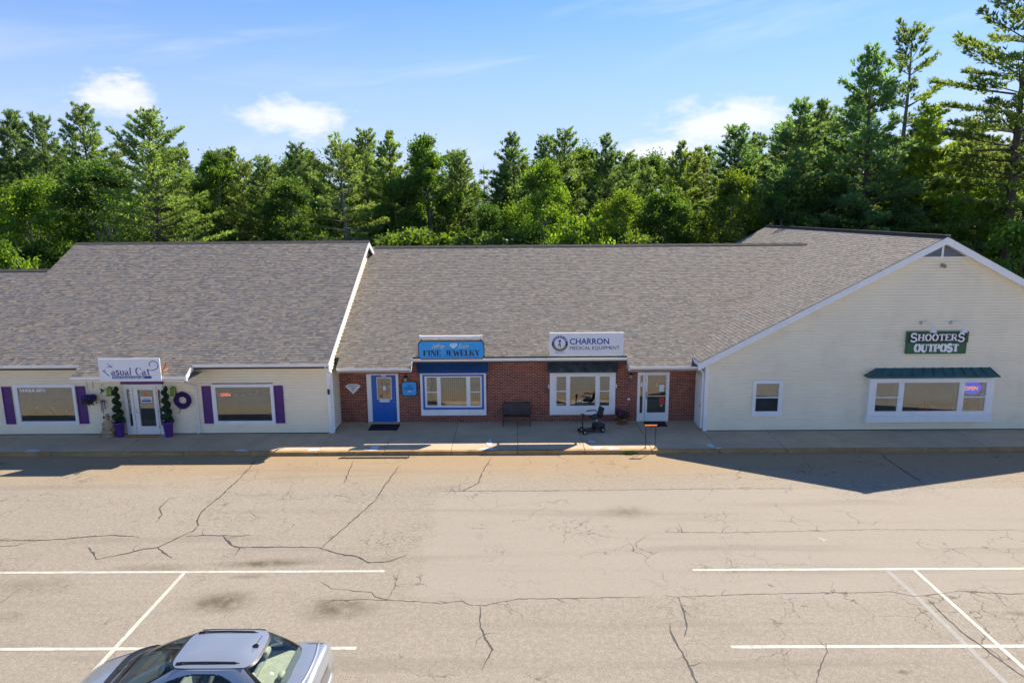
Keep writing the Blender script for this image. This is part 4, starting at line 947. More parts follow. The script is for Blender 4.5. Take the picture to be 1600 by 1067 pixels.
y2 = 26.33
s4 = empty('shop_sign', (16.43, y2, 3.27), 'dark green and black shop sign with white western lettering on the gable', 'sign', 'shop signs along the eaves')
MB().box(15.24, 17.64, y2, y2+.09, 3.72, 4.16).build('upper_board', 'sign_green', s4, bevel=.006); MB().box(15.29, 17.55, y2-.012, y2, 3.74, 4.10).build('black_field', 'ink_black', s4)
MB().box(15.26, 17.60, y2, y2+.09, 3.27, 3.715).build('lower_board', 'sign_green', s4, bevel=.006)
lettering('SHOOTERS', .26, 15.36, y2-.018, 3.80, 'white_ink', s4, width=2.14, thick=.24, thin=.13, serif=.17, big=1.28)
lettering('OUTPOST', .30, 15.56, y2-.006, 3.36, 'white_ink', s4, width=1.74, thick=.32, thin=.12, serif=.2)
for i, xx in enumerate((15.78, 16.95)):
    g = empty('gooseneck_lamp', (xx, YR, 4.5), '%s white gooseneck lamp above the green sign on the gable' % ('left', 'right')[i], 'lamp', 'gooseneck lamps over the green sign')
    MB().tube([(xx, YR-.012, 4.5), (xx, YR-.03, 4.5), (xx, YR-.05, 4.5)], [.075, .07, .03], 12).build('wall_plate', 'grey_metal', g)
    MB().tube([(xx, YR-.03, 4.5), (xx+.05, YR-.25, 4.62), (xx+.12, YR-.42, 4.6), (xx+.2, YR-.5, 4.48)], .016, 6).build('arm', 'white_trim', g, True)
    MB().lathe([(.13, 0), (.12, .03), (.06, .13), (.03, .2), (.025, .24)], (xx+.21, YR-.52, 4.2), 14).build('shade', 'white_trim', g, True)
sc_ = empty('security_lamp', (16.38, YR, 6.72), 'small round security lamp below the gable vent', 'lamp')
MB().box(16.31, 16.45, YR-.05, YR, 6.66, 6.80).build('base', 'grey_metal', sc_); MB().tube([(16.38, YR-.04, 6.73), (16.36, YR-.2, 6.70)], [.05, .075], 10).build('head', 'stone', sc_, True)

# small brick wall signs and lamps
sg = MB(); dp = [(-7.12, 1.81), (-6.72, 1.81), (-6.59, 1.72), (-6.92, 1.38), (-7.25, 1.72)]
sg.prism(dp[::-1], YB-.03, YB-.004); ds = sg.build('diamond_sign', 'sign_white'); tag(ds, 'grey diamond shaped plaque on the brick left of the blue door', 'sign')
MB().box(-7.12, -6.72, YB-.033, YB-.03, 1.71, 1.735).box(-7.0, -6.82, YB-.033, YB-.03, 1.62, 1.65).box(-6.97, -6.87, YB-.033, YB-.03, 1.54, 1.565).build('print_lines', 'slate_metal', ds)
def rrect(x0, x1, z0, z1, r): return [p for cx, cz, a in ((x1-r, z1-r, 0), (x0+r, z1-r, 90), (x0+r, z0+r, 180), (x1-r, z0+r, 270)) for p in arc(cx, cz, r, r, a, a+90, 4)]
ss_ = empty('wall_sign', (-4.54, YB, 1.3), 'small bright blue rounded plaque beside the blue door', 'sign')
MB().prism(rrect(-4.87, -4.22, 1.29, 1.92, .1)[::-1], YB-.03, YB-.004).build('border', 'ink_black', ss_); MB().prism(rrect(-4.84, -4.25, 1.32, 1.89, .09)[::-1], YB-.04, YB-.03).build('board', 'sign_blue', ss_)
text('FINE', .1, -4.545, YB-.043, 1.68, 'ink_black', ss_, align='CENTER', depth=.001); text('JEWELRY', .105, -4.545, YB-.043, 1.57, 'ink_black', ss_, align='CENTER', depth=.001, bold=.002)
MB().box(-4.60, -4.48, YB-.043, YB-.04, 1.47, 1.495).build('print_line', 'white_ink', ss_)
def lantern(x, z, label, mt, y=YB):
    l = empty('wall_lantern', (x, y, z), label, 'lamp', 'black wall lanterns')
    MB().box(x-.05, x+.05, y-.02, y, z+.05, z+.22).build('back_plate', mt, l); MB().tube([(x, y-.02, z+.18), (x, y-.1, z+.24), (x, y-.13, z+.2)], .012, 6).build('arm', mt, l)
    MB().lathe([(.085, .17), (.09, .18), (.02, .25), (.01, .28)], (x, y-.13, z), 6).build('cap', mt, l); MB().lathe([(.05, 0), (.075, .16)], (x, y-.13, z), 6).build('glass_body', 'curtain', l); MB().lathe([(.02, -.05), (.055, -.01), (.055, 0)], (x, y-.13, z), 6).build('base', mt, l)
lantern(-4.68, 1.93, 'black wall lantern above the small blue plaque', 'black_metal'); lantern(4.74, 2.0, 'black wall lantern left of the glass door', 'black_metal')
mb_ = MB(); mb_.box(-7.59, -7.51, YL-.09, YL-.03, 1.76, 1.97); tag(mb_.build('wall_box', 'black_plastic', None, bevel=.01), 'small black box on the corner board of the cream building', 'lock box')

# ------------------------------------------------------------------ things on the walk
def spiral_topiary(x, y, label):
    t = empty('spiral_topiary', (x, y, .13), label, 'topiary', 'spiral topiaries at the glass door')
    MB().lathe([(.13, 0), (.145, .02), (.195, .56), (.215, .57), (.215, .62), (.18, .62), (.175, .56)], (x, y, .13), 18).build('planter', 'purple_pot', t, True)
    MB().tube([(x, y, .6), (x, y, 2.0)], .02, 6).build('stem', 'bark', t)
    pts = []; rr = []; k = 70
    for i in range(k+1):
        q = i/k; a = q*2*math.pi*4.2; ra = .115*(1-.6*q); pts.append((x+ra*math.cos(a), y+ra*math.sin(a), .76+1.38*q)); rr.append(.125*(1-.5*q))
    f = MB(); f.tube(pts, rr, 8); f.build('foliage_core', 'cedar_green', t, True)
    rg = random.Random(int(x*10)); lf = MB(); lf.tint = []
    for i in range(2600):
        k_ = rg.randrange(k); p = Vector(pts[k_]); d = Vector((rg.gauss(0, 1), rg.gauss(0, 1), rg.gauss(0, 1))).normalized(); c = p+d*rr[k_]*rg.uniform(.85, 1.12); s = d.orthogonal().normalized()*.014; e = d*.03+Vector((0, 0, .015))
        lf.quad(tuple(c-s), tuple(c-e*.3), tuple(c+s), tuple(c+e)); g = rg.uniform(.4, 1.0); lf.tint.append((g*.7, g*.75, g))
    lf.build('leaves', 'flower_leaves', t)['kind'] = 'stuff'
spiral_topiary(-15.94, 26.12, 'spiral topiary in purple pot left of the white glass door'); spiral_topiary(-13.98, 26.12, 'spiral topiary in purple pot right of the white glass door')

def statue():
    s = empty('garden_statue', (-16.42, 26.18, .13), 'tan stone seated garden statue beside the left topiary', 'statue')
    f = MB(); x, y, z = -16.42, 26.18, .13
    f.lathe([(.24, 0), (.25, .04), (.23, .10), (.24, .13)], (x, y, z), 14).build('plinth', 'stone', s, True)
    b = bmesh.new()
    def sph(c, r, sq):
        m = Matrix.Translation(c) @ Matrix.Diagonal((*sq, 1)); bmesh.ops.create_icosphere(b, subdivisions=2, radius=r, matrix=m)
    for c, r, sq in (((0, -.02, .22), .22, (1.05, .8, .5)), ((-.14, -.1, .2), .12, (1.1, 1, .6)), ((.14, -.1, .2), .12, (1.1, 1, .6)), ((0, 0, .42), .17, (1, .75, 1.3)), ((0, 0, .58), .15, (1.25, .75, .7)), ((-.18, -.03, .46), .07, (.8, .9, 2)), ((.18, -.03, .46), .07, (.8, .9, 2)), ((-.1, -.14, .34), .06, (1.6, .9, .8)), ((.1, -.14, .34), .06, (1.6, .9, .8)), ((0, 0, .68), .07, (1, 1, 1)), ((0, -.01, .80), .105, (.9, .95, 1.15)), ((0, .0, .92), .05, (1, 1, .8)), ((-.1, 0, .79), .03, (.5, .8, 1.6)), ((.1, 0, .79), .03, (.5, .8, 1.6)), ((0, -.105, .79), .022, (.8, 1, 1.3)), ((-.2, .05, .26), .12, (.9, .8, 1.2)), ((.2, .03, .24), .12, (.8, .8, 1.1))):
        sph(c, r, sq)
    me = bpy.data.meshes.new('figure'); b.to_mesh(me); b.free(); me.materials.append(MATS['stone'])
    o = bpy.data.objects.new('figure', me); col.objects.link(o); o.parent = s
    rm = o.modifiers.new('remesh', 'REMESH'); rm.mode = 'VOXEL'; rm.voxel_size = .018; rm.use_smooth_shade = True
statue()

def mat_(x0, x1, y0, y1, mt, label, rib=False):
    m = MB(); m.box(x0, x1, y0, y1, .134, .15); o = m.build('door_mat', mt, None, bevel=.006); tag(o, label, 'door mat', 'door mats')
    if rib:
        k = int((y1-y0)/.05)
        rb_ = MB()
        for i in range(k): rb_.box(x0+.03, x1-.03, y0+.02+i*.05, y0+.045+i*.05, .15, .156)
        rb_.build('ribs', mt, o)
cm = mat_(-15.66, -14.42, 25.98, 26.36, 'coir', 'brown woven coir mat before the white glass door'); mat_(-6.14, -4.92, 26.72, 27.52, 'rubber', 'black ribbed rubber mat before the blue door', True); mat_(5.30, 6.2, 27.03, 27.70, 'rubber', 'black rubber mat before the glass door in the brick wall', True)

wr = empty('wreath', (-13.42, YL, 1.56), 'round deep purple wreath hanging right of the topiary', 'wreath'); tb = MB(); tb.tube([(-13.42+.255*math.cos(a*math.pi/16), YL-.08, 1.56+.255*math.sin(a*math.pi/16)) for a in range(33)], .085, 8, cap=False); tb.build('ring', 'purple_fiber', wr, True)
rg = random.Random(2); tf = MB()
for i in range(1500):
    a = rg.uniform(0, 6.283); d = Vector((math.cos(a)*rg.uniform(-1, 1), -abs(rg.gauss(0, .6)), math.sin(a)*rg.uniform(-1, 1)+rg.gauss(0, .3))).normalized(); c = Vector((-13.42+.255*math.cos(a), YL-.08, 1.56+.255*math.sin(a)))+d*.07; s = d.orthogonal().normalized()*.012
    tf.quad(tuple(c-s), tuple(c), tuple(c+s), tuple(c+d*rg.uniform(.03, .065)))
tf.build('tufts', 'purple_fiber', wr)['kind'] = 'stuff'

hb = empty('hanging_basket', (-17.05, 26.15, 1.4), 'hanging basket of violet flowers on a wall bracket by the left shutter', 'hanging basket')
MB().tube([(-17.0, YL-.01, 2.05), (-17.0, YL-.01, 2.36), (-17.0, YL-.12, 2.42), (-17.05, 26.15, 2.40), (-17.05, 26.12, 2.33)], .011, 6).build('bracket', 'black_metal', hb)
for a in (0, 2.1, 4.2): MB().tube([(-17.05+.15*math.cos(a), 26.15+.15*math.sin(a), 1.65), (-17.05, 26.15, 2.33)], .004, 4).build('hanger', 'black_metal', hb)
MB().lathe([(.06, 0), (.13, .07), (.165, .18), (.15, .18)], (-17.05, 26.15, 1.47), 14).build('pot', 'black_plastic', hb, True)
def bloom(name, c, rx, rz, nl, nf, fm, parent, seed, trail=0):
    rg = random.Random(seed); lf = MB(); lf.tint = []; fl = MB()
    for k, (mb, cnt) in enumerate(((lf, nl), (fl, nf))):
        for i in range(cnt):
            a = rg.uniform(0, 6.283); q = math.sqrt(rg.random()); p = Vector((c[0]+rx*q*math.cos(a), c[1]+rx*q*math.sin(a), c[2]+rz*rg.uniform(-.4, 1)*(1.1-q*.6)+(rz*.3 if k else 0)))
            if trail and rg.random() < trail: p.z -= rg.uniform(0, rz*1.8)
            d = Vector((rg.gauss(0, 1), rg.gauss(0, 1)-.4, rg.gauss(0, 1)+.5)).normalized(); s = d.orthogonal().normalized(); t = d.cross(s); w_ = .028 if k else .022; l_ = .03 if k else .05
            mb.quad(tuple(p-s*w_), tuple(p-t*l_), tuple(p+s*w_), tuple(p+t*l_))
            if k == 0: g = rg.uniform(.5, 1.3); mb.tint.append((g, g, g*.8))
    lf.build('leaves', 'flower_leaves', parent)['kind'] = 'stuff'; fl.build(name, fm, parent)['kind'] = 'stuff'
bloom('flowers', (-17.05, 26.15, 1.70), .27, .14, 420, 420, 'violet_flower', hb, 3, .25)

wc = empty('wind_chime', (-16.6, 26.3, .9), 'dark hanging wind chime with bird ornament beside the flower basket', 'wind chime')
MB().tube([(-16.58, YL-.01, 2.2), (-16.58, 26.3, 2.22), (-16.58, 26.3, 2.16)], .008, 5).build('hook', 'black_metal', wc)
bd = MB(); bd.ball((-16.58, 26.3, 2.0), .05, 8, 5, sq=(.8, .6, 1.6)).poly([(-16.58, 26.3, 2.02), (-16.68, 26.28, 2.17), (-16.60, 26.29, 1.95)]).poly([(-16.56, 26.3, 2.0), (-16.45, 26.29, 2.06), (-16.52, 26.3, 1.93)]).tube([(-16.6, 26.3, 1.94), (-16.66, 26.3, 1.86)], .02, 5); bd.build('bird', 'black_metal', wc)
MB().tube([(-16.6, 26.3, 1.92), (-16.6, 26.3, 1.58)], .003, 4).tube([(-16.63, 26.3, 1.3), (-16.63, 26.3, .92)], .003, 4).build('cord', 'black_metal', wc); MB().lathe([(.09, 0), (.09, .03)], (-16.6, 26.3, 1.55), 12).build('top_disc', 'black_metal', wc)
for k in range(5): MB().tube([(-16.6+.07*math.cos(k*1.257), 26.3+.07*math.sin(k*1.257), 1.55), (-16.6+.07*math.cos(k*1.257), 26.3+.07*math.sin(k*1.257), 1.15-.05*k+.1)], .012, 6).build('chime', 'ink_purple', wc)
MB().ball((-16.63, 26.3, .88), .05, 8, 5, sq=(1, .3, 1.2)).build('wind_sail', 'black_metal', wc)
for i, xx in enumerate((-16.31, -13.75)):
    l = empty('green_lantern', (xx, YL, 1.77), 'lime green wall lantern %s of the white glass door' % ('left', 'right')[i], 'lantern', 'lime green lanterns')
    MB().box(xx-.11, xx+.11, YL-.2, YL-.02, 1.77, 1.80).box(xx-.09, xx+.09, YL-.18, YL-.04, 2.05, 2.09).build('tray', 'green_paint', l); MB().box(xx-.08, xx+.08, YL-.17, YL-.05, 1.80, 2.05).build('glass_body', 'green_paint', l, bevel=.02)
    for ax in (-.09, .09):
        for ay in (-.18, -.04): MB().box(xx+ax-.008, xx+ax+.008, YL+ay-.008, YL+ay+.008, 1.80, 2.05).build('post', 'gold', l)
    MB().lathe([(.09, 0), (.04, .04), (.015, .07)], (xx, YL-.11, 2.09), 8).build('cap', 'green_paint', l)
hk = MB(); hk.tube([(-13.62, YL-.02, 1.42), (-13.62, YL-.06, 1.3), (-13.58, YL-.06, 1.15), (-13.63, YL-.06, 1.05)], .012, 5).ball((-13.6, YL-.06, 1.32), .04, 7, 4).ball((-13.56, YL-.06, 1.17), .03, 7, 4).ball((-13.63, YL-.06, 1.03), .03, 7, 4); tag(hk.build('hanging_ornament', 'stone', None, True), 'small beaded ornament hanging below the purple wreath', 'ornament')

def bench():
    b = empty('bench', (-.05, 27.4, .13), 'dark brown metal bench with slatted back against the brick wall', 'bench')
    x0, x1, yf, yb = -.60, .52, 27.12, 27.58
    for xx in (x0, x1):
        for nm, pts in (('leg', [(xx, yf, .13), (xx, yf, .56)]), ('leg', [(xx, yb+.05, .13), (xx, yb, .5), (xx, yb+.12, .98)])): MB().tube(pts, .022, 6).build(nm, 'bench_brown', b)
        MB().tube([(xx, yf-.02, .72), (xx, yf+.1, .76), (xx, yb+.05, .76)], .022, 6).tube([(xx, yf, .55), (xx, yf-.02, .73)], .02, 6).build('armrest', 'bench_brown', b)
    for i in range(7): MB().box(x0, x1, yf+.065*i, yf+.065*i+.05, .53, .55).build('seat_slat', 'bench_brown', b)
    for i in range(13):
        xx = x0+.03+(x1-x0-.06)*i/12
        MB().hexa([(xx-.041, yb+.015, .6), (xx+.041, yb+.015, .6), (xx+.041, yb+.03, .6), (xx-.041, yb+.03, .6), (xx-.041, yb+.1, .95), (xx+.041, yb+.1, .95), (xx+.041, yb+.115, .95), (xx-.041, yb+.115, .95)]).build('back_slat', 'bench_brown', b)
    MB().box(x0-.02, x1+.02, yb+.085, yb+.13, .94, 1.0).box(x0-.02, x1+.02, yb+.0, yb+.045, .57, .61).build('back_rail', 'bench_brown', b)
bench()

def scooter():
    s = empty('mobility_scooter', (3.0, 26.4, .13), 'black four wheeled mobility scooter parked before the white framed window', 'mobility scooter')
    ax = R(22)
    def T(a, l, z): return (3.0+a*math.cos(ax)-l*math.sin(ax), 26.4+a*math.sin(ax)+l*math.cos(ax), .13+z)
    def bxs(a0, a1, l0, l1, z0, z1): return [T(a0, l0, z0), T(a1, l0, z0), T(a1, l1, z0), T(a0, l1, z0), T(a0, l0, z1), T(a1, l0, z1), T(a1, l1, z1), T(a0, l1, z1)]
    MB().hexa(bxs(-.42, .12, -.17, .17, .10, .15)).build('deck', 'black_plastic', s, bevel=.02); MB().hexa(bxs(.08, .5, -.2, .2, .13, .34)).build('motor_cover', 'black_plastic', s, bevel=.05); MB().hexa(bxs(-.52, -.36, -.16, .16, .10, .24)).build('front_fairing', 'black_plastic', s, bevel=.04)
    for a, l, r in ((-.44, -.21, .1), (-.44, .21, .1), (.36, -.23, .115), (.36, .23, .115)):
        wd = .035; t = MB(); c0 = Vector(T(a, l-wd, r)); c1 = Vector(T(a, l+wd, r)); t.tube([c0, c0.lerp(c1, .2), c0.lerp(c1, .8), c1], [r*.86, r, r, r*.86], 18); wh = t.build('wheel', 'rubber', s, True)
        h0, h1 = Vector(T(a, l-wd-.006, r)), Vector(T(a, l+wd+.006, r)); MB().tube([h0, h1], r*.5, 12).build('hub', 'grey_metal', wh)
    MB().tube([T(.2, 0, .3), T(.2, 0, .58)], .04, 8).build('seat_post', 'grey_metal', s, True)
    MB().hexa(bxs(-.08, .36, -.22, .22, .56, .64)).build('seat', 'black_plastic', s, bevel=.035)
    MB().hexa([T(.30, -.2, .64), T(.37, -.2, .62), T(.37, .2, .62), T(.30, .2, .64), T(.40, -.19, 1.02), T(.47, -.19, 1.0), T(.47, .19, 1.0), T(.40, .19, 1.02)]).build('backrest', 'black_plastic', s, bevel=.06)
    for l in (-.27, .27): MB().tube([T(.36, l*.9, .68), T(.30, l, .80), T(-.05, l, .82), T(-.12, l, .80)], [.015, .02, .028, .022], 8).build('armrest', 'black_plastic', s, True)
    MB().tube([T(-.42, 0, .18), T(-.44, 0, .5), T(-.40, 0, .72)], .022, 8).build('tiller', 'black_metal', s, True); MB().tube([T(-.40, -.22, .74), T(-.41, -.1, .76), T(-.41, .1, .76), T(-.40, .22, .74)], .016, 8).build('handlebar', 'black_metal', s, True)
    MB().hexa(bxs(-.45, -.36, -.08, .08, .70, .80)).build('control_panel', 'black_plastic', s, bevel=.02)
    for l in (-.12, .12): MB().ball(T(-.53, l, .2), .022, 6, 4).build('lamp', 'white_ink', s)
scooter()

fp = empty('flower_pot', (4.38, 27.4, .13), 'terracotta pot of magenta flowers left of the glass door', 'flower pot'); MB().lathe([(.10, 0), (.15, .2), (.165, .2), (.165, .25), (.14, .25)], (4.38, 27.4, .13), 16).build('pot', 'terracotta', fp, True)
bloom('flowers', (4.38, 27.4, .52), .28, .2, 520, 160, 'magenta', fp, 6, .15)
hr = empty('step_rail', (4.96, 24.42, .13), 'short black rail with orange top bar standing at the kerb', 'rail')
for xx in (4.78, 5.14): MB().tube([(xx, 24.42, .13), (xx, 24.42, 1.0)], .014, 6).build('post', 'black_metal', hr); MB().lathe([(.04, 0), (.04, .012)], (xx, 24.42, .137), 8).build('foot', 'black_metal', hr)
MB().box(4.74, 5.18, 24.38, 24.46, .99, 1.05).build('top_bar', 'orange_paint', hr, bevel=.015)

# a slice of white gable of a neighbouring building at the far left
ngb = empty('neighbour_building', (-34.9, 40, 0), 'white gabled neighbouring building just showing at the left edge', 'building')
MB().prism([(-39.5, 0), (-30.3, 0), (-30.3, 4.9), (-34.9, 7.3), (-39.5, 4.9)], 40, 42).build('wall', 'white_trim', ngb)
for s in (-1, 1): MB().prism([(-34.9, 7.65), (-34.9, 7.45), (-34.9+s*5.0, 4.85), (-34.9+s*5.0, 5.05)][::s], 39.6, 42.3).build('roof', 'roof_deck', ngb)
for s in (-1, 1): MB().prism([(-34.9, 7.66), (-34.9, 7.3), (-34.9+s*5.05, 4.68), (-34.9+s*5.05, 5.04)][::s], 39.5, 39.59).build('rake_board', 'white_trim', ngb)
# ------------------------------------------------------------------ silver sedan
def paint(name, c, rough=.3, metal=.75):
    m = bpy.data.materials.new(name); m.use_nodes = True; MATS[name] = m; n = NT(m.node_tree); b = n.n['Principled BSDF']
    pos = n.node('ShaderNodeTexCoord').outputs['Object']
    dust = n.ss(n.noise(pos, 1.5, 2, .5), .4, .8, 0, .12)
    n.put(b.inputs['Base Color'], n.mix(dust, tuple(c), (.5, .46, .4)))
    b.inputs['Metallic'].default_value = metal; n.put(b.inputs['Roughness'], n.ss(n.noise(pos, 2, 2), .3, .7, rough-.03, rough+.04)); b.inputs['Coat Weight'].default_value = 1; b.inputs['Coat Roughness'].default_value = .05
paint('car_silver', (.46, .48, .51), .3, .6)
mat('car_beige', (.52, .50, .40), .85, .12, 9); mat('car_grey', (.32, .33, .31), .85, .12, 9); mat('tail_red', (.5, .02, .015), .15, .1, 9, coat=1); mat('lamp_clear', (.75, .77, .8), .1, .05, 5, coat=1)
def spl(xs, ys, x):
    xs = list(xs); i = 0
    while i < len(xs)-2 and x > xs[i+1]: i += 1
    t = (x-xs[i])/(xs[i+1]-xs[i]); g = lambda k: ys[min(max(k, 0), len(ys)-1)]
    m0 = (g(i+1)-g(i-1))/(xs[min(i+1, len(xs)-1)]-xs[max(i-1, 0)])*(xs[i+1]-xs[i]); m1 = (g(i+2)-g(i))/(xs[min(i+2, len(xs)-1)]-xs[i])*(xs[i+1]-xs[i])
    return (2*t**3-3*t*t+1)*ys[i]+(t**3-2*t*t+t)*m0+(-2*t**3+3*t*t)*ys[i+1]+(t**3-t*t)*m1
def sedan(loc):
    car = empty('parked_car', loc, 'silver four door sedan with black roof bars parked at lower left', 'car')
    ox, oy, oz = loc
    SX = (-2.2, -2.13, -1.98, -1.72, -1.36, -1.05, 0, 1.0, 1.7, 2.08, 2.24, 2.33)
    ZT = (.52, .62, .70, .785, .88, .95, .96, .985, 1.045, 1.06, 1.03, .84); HW = (.36, .54, .70, .81, .872, .893, .90, .895, .875, .835, .79, .68); ZB = (.36, .30, .24, .22, .2, .2, .2, .2, .22, .26, .30, .40)
    ns = 76; NP = 26; V = []
    def sec(x):
        zt, hw, zb = spl(SX, ZT, x), spl(SX, HW, x), spl(SX, ZB, x); h = zt-zb
        half = [(0, zb), (hw*.6, zb), (hw*.88, zb+.015), (hw*.955, zb+h*.10), (hw*.985, zb+h*.25), (hw, zb+h*.45), (hw*.997, zb+h*.62), (hw*.985, zb+h*.76), (hw*.965, zb+h*.87), (hw*.93, zb+h*.945), (hw*.87, zb+h*.985), (hw*.74, zt+.004), (hw*.5, zt+.016), (0, zt+.026)]
        return half
    xs = [-2.2+4.53*(.5-.5*math.cos(math.pi*i/ns))*.35+4.53*(i/ns)*.65 for i in range(ns+1)]
    mb = MB(); rows = []
    for x in xs:
        hf = sec(x); ringp = [(x, y, z) for y, z in hf] + [(x, -y, z) for y, z in hf[-2:0:-1]]
        rows.append(len(mb.v)); mb.v += [(ox+a, oy+b, oz+c) for a, b, c in ringp]
    k = len(ringp)
    for i in range(ns):
        for j in range(k):
            a, b = rows[i], rows[i+1]; q = (a+j, b+j, b+(j+1) % k, a+(j+1) % k)
            c = sum((Vector(mb.v[t]) for t in q), Vector())/4 - Vector(loc)
            if -.98 < c.x < 1.72 and abs(c.y) < .68 and c.z > .8: continue
            mb.f.append(q); mb.m.append(0)
    mb.f.append(tuple(rows[0]+j for j in range(k))); mb.f.append(tuple(rows[-1]+j for j in reversed(range(k)))); mb.m += [0, 0]
    body = mb.build('body', 'car_silver', car, True)
    # cabin: rings of a superellipse plan
    N, NL = 230, 44
    ph = []; dense = [(abs(math.cos(t))**.5*(1 if math.cos(t) > 0 else -1)*1.6, abs(math.sin(t))**.5*(1 if math.sin(t) > 0 else -1)*.8, t) for t in np.linspace(0, 2*math.pi, 4001)]
    acc = [0]
    for p, q in zip(dense, dense[1:]): acc.append(acc[-1]+math.hypot(q[0]-p[0], q[1]-p[1]))
    ph = [float(np.interp(acc[-1]*i/N, acc, [d[2] for d in dense])) for i in range(N)]
    def P_(t, f):    # t height 0..1, f angle
        z = .935+.49*t; xf = -1.27+1.15*t+.05*math.sin(math.pi*t)*-1; xr = 2.0-.70*t+.06*math.sin(math.pi*t); b = .815-.235*t+.035*math.sin(math.pi*t)
        xc, a = (xf+xr)/2, (xr-xf)/2; c, s = math.cos(f), math.sin(f); e = 2/4.2
        return xc+a*abs(c)**e*(1 if c > 0 else -1), b*abs(s)**e*(1 if s > 0 else -1), z, xc, a, b
    parts = {q: MB() for q in ('pillars', 'windshield', 'rear_window', 'side_window', 'other_side_window', 'window_seal')}
    for i in range(NL):
        t0, t1 = i/NL, (i+1)/NL; tm = (t0+t1)/2
        for j in range(N):
            f0, f1 = ph[j], ph[(j+1) % N]; 
            if f1 < f0: f1 += 2*math.pi
            pts = [P_(t0, f0), P_(t0, f1), P_(t1, f1), P_(t1, f0)]; cx, cy, cz, xc, a, b = P_(tm, (f0+f1)/2); u, w_ = (cx-xc)/a, abs(cy)/b; key = 'pillars'
            if u < -.5 and w_ < .90: key = 'windshield' if w_ < .875 and .12 < tm < .95 else 'window_seal'
            elif u > .5 and w_ < .90: key = 'rear_window' if w_ < .85 and .28 < tm < .965 else ('window_seal' if tm > .22 else 'pillars')
            elif w_ > .9 and -.80+.1*tm < u < .66:
                top = .86*max(0, 1-(abs(u+.06)/.72)**4.5)
                if .10 < tm < top: key = ('side_window' if cy < 0 else 'other_side_window') if abs(u+.06) > .035 else 'window_seal'
                elif tm < top+.045: key = 'window_seal'
            parts[key].quad(*[(ox+p[0], oy+p[1], oz+p[2]) for p in pts])
    mt = dict(pillars='car_silver', windshield='car_glass', rear_window='car_glass', side_window='car_glass', other_side_window='car_glass', window_seal='black_plastic')
    for q, m in parts.items():
        o = m.build('side_window' if 'side' in q else q, mt[q], car, True)
        b = bmesh.new(); b.from_mesh(o.data); bmesh.ops.remove_doubles(b, verts=b.verts, dist=.0005); bmesh.ops.recalc_face_normals(b, faces=b.faces); b.to_mesh(o.data); b.free()
    rf = MB(); prev = None; L = []
    for i in range(15):
        s = 1-i/14; ring_ = [P_(1, f) for f in ph]; zz = 1.425+.052*(1-s**2.6); idx = len(rf.v)
        rf.v += [(ox+p[3]+(p[0]-p[3])*max(s, .01), oy+p[1]*max(s, .01), oz+zz) for p in ring_]
        if prev is not None:
            for j in range(N): rf.f.append((prev+j, prev+(j+1) % N, idx+(j+1) % N, idx+j)); rf.m.append(0)
        prev = idx
    rf.f.append(tuple(prev+j for j in range(N))); rf.m.append(0); roof = rf.build('roof', 'car_silver', car, True)
    for s in (-1, 1):
        MB().tube([(ox-.0, oy+s*.535, oz+1.431), (ox+.2, oy+s*.55, oz+1.431), (ox+.9, oy+s*.55, oz+1.431), (ox+1.16, oy+s*.535, oz+1.431)], .009, 6).build('drip_molding', 'black_plastic', roof)
        rr = MB(); zz = oz+1.454; rr.tube([(ox-.02, oy+s*.425, zz-.010), (ox+.06, oy+s*.43, zz+.010), (ox+.5, oy+s*.432, zz+.018), (ox+.98, oy+s*.43, zz+.010), (ox+1.06, oy+s*.425, zz-.012)], [.009, .014, .014, .014, .009], 8); bar = rr.build('roof_bar', 'black_plastic', car, True)
        for xx in (.04, .96): MB().box(ox+xx-.05, ox+xx+.05, oy+s*.43-.018, oy+s*.43+.018, zz-.03, zz+.014).build('mount', 'black_plastic', bar, bevel=.012)
    an = MB(); an.hexa([(ox+1.10, oy+.02, oz+1.455), (ox+1.22, oy-.0, oz+1.455), (ox+1.22, oy+.04, oz+1.455), (ox+1.10, oy+.03, oz+1.455), (ox+1.15, oy+.018, oz+1.50), (ox+1.2, oy+.012, oz+1.50), (ox+1.2, oy+.028, oz+1.50), (ox+1.15, oy+.022, oz+1.50)]).tube([(ox+1.17, oy+.02, oz+1.49), (ox+1.30, oy+.02, oz+1.66)], .005, 5); an.build('antenna', 'black_plastic', car)
    # cowl and wipers
    cw = MB(); fr = [f for f in ph if abs(f-math.pi) < 1.0]
    for f0, f1 in zip(fr, fr[1:]):
        q = []
        for (sc_, f, z) in ((1.005, f0, .945), (1.005, f1, .945), (1.075, f1, .958), (1.075, f0, .958)):
            p = P_(0, f); q.append((ox+p[3]+(p[0]-p[3])*sc_, oy+p[1]*min(sc_, 1.03), oz+z+.022))
        cw.quad(*q)
    cowl = cw.build('cowl', 'black_plastic', car)
    for (y0_, y1_, x0_, x1_) in ((-.55, .05, -1.24, -1.20), (.0, .58, -1.26, -1.05)): MB().tube([(ox+x0_-.03, oy+y0_, oz+1.0), (ox+x1_, oy+y1_, oz+1.03)], .012, 5).build('wiper', 'black_plastic', cowl)
    # rear: deck lip, lamps, bumper ; front: lamps, grille, bumper
    lip = MB(); lip.tube([(ox+2.13-.10*abs(y)**2*1.6, oy+y, oz+1.083-.03*abs(y)) for y in np.linspace(-.70, .70, 13)], .028, 8); lip.build('deck_lip', 'car_silver', car, True)
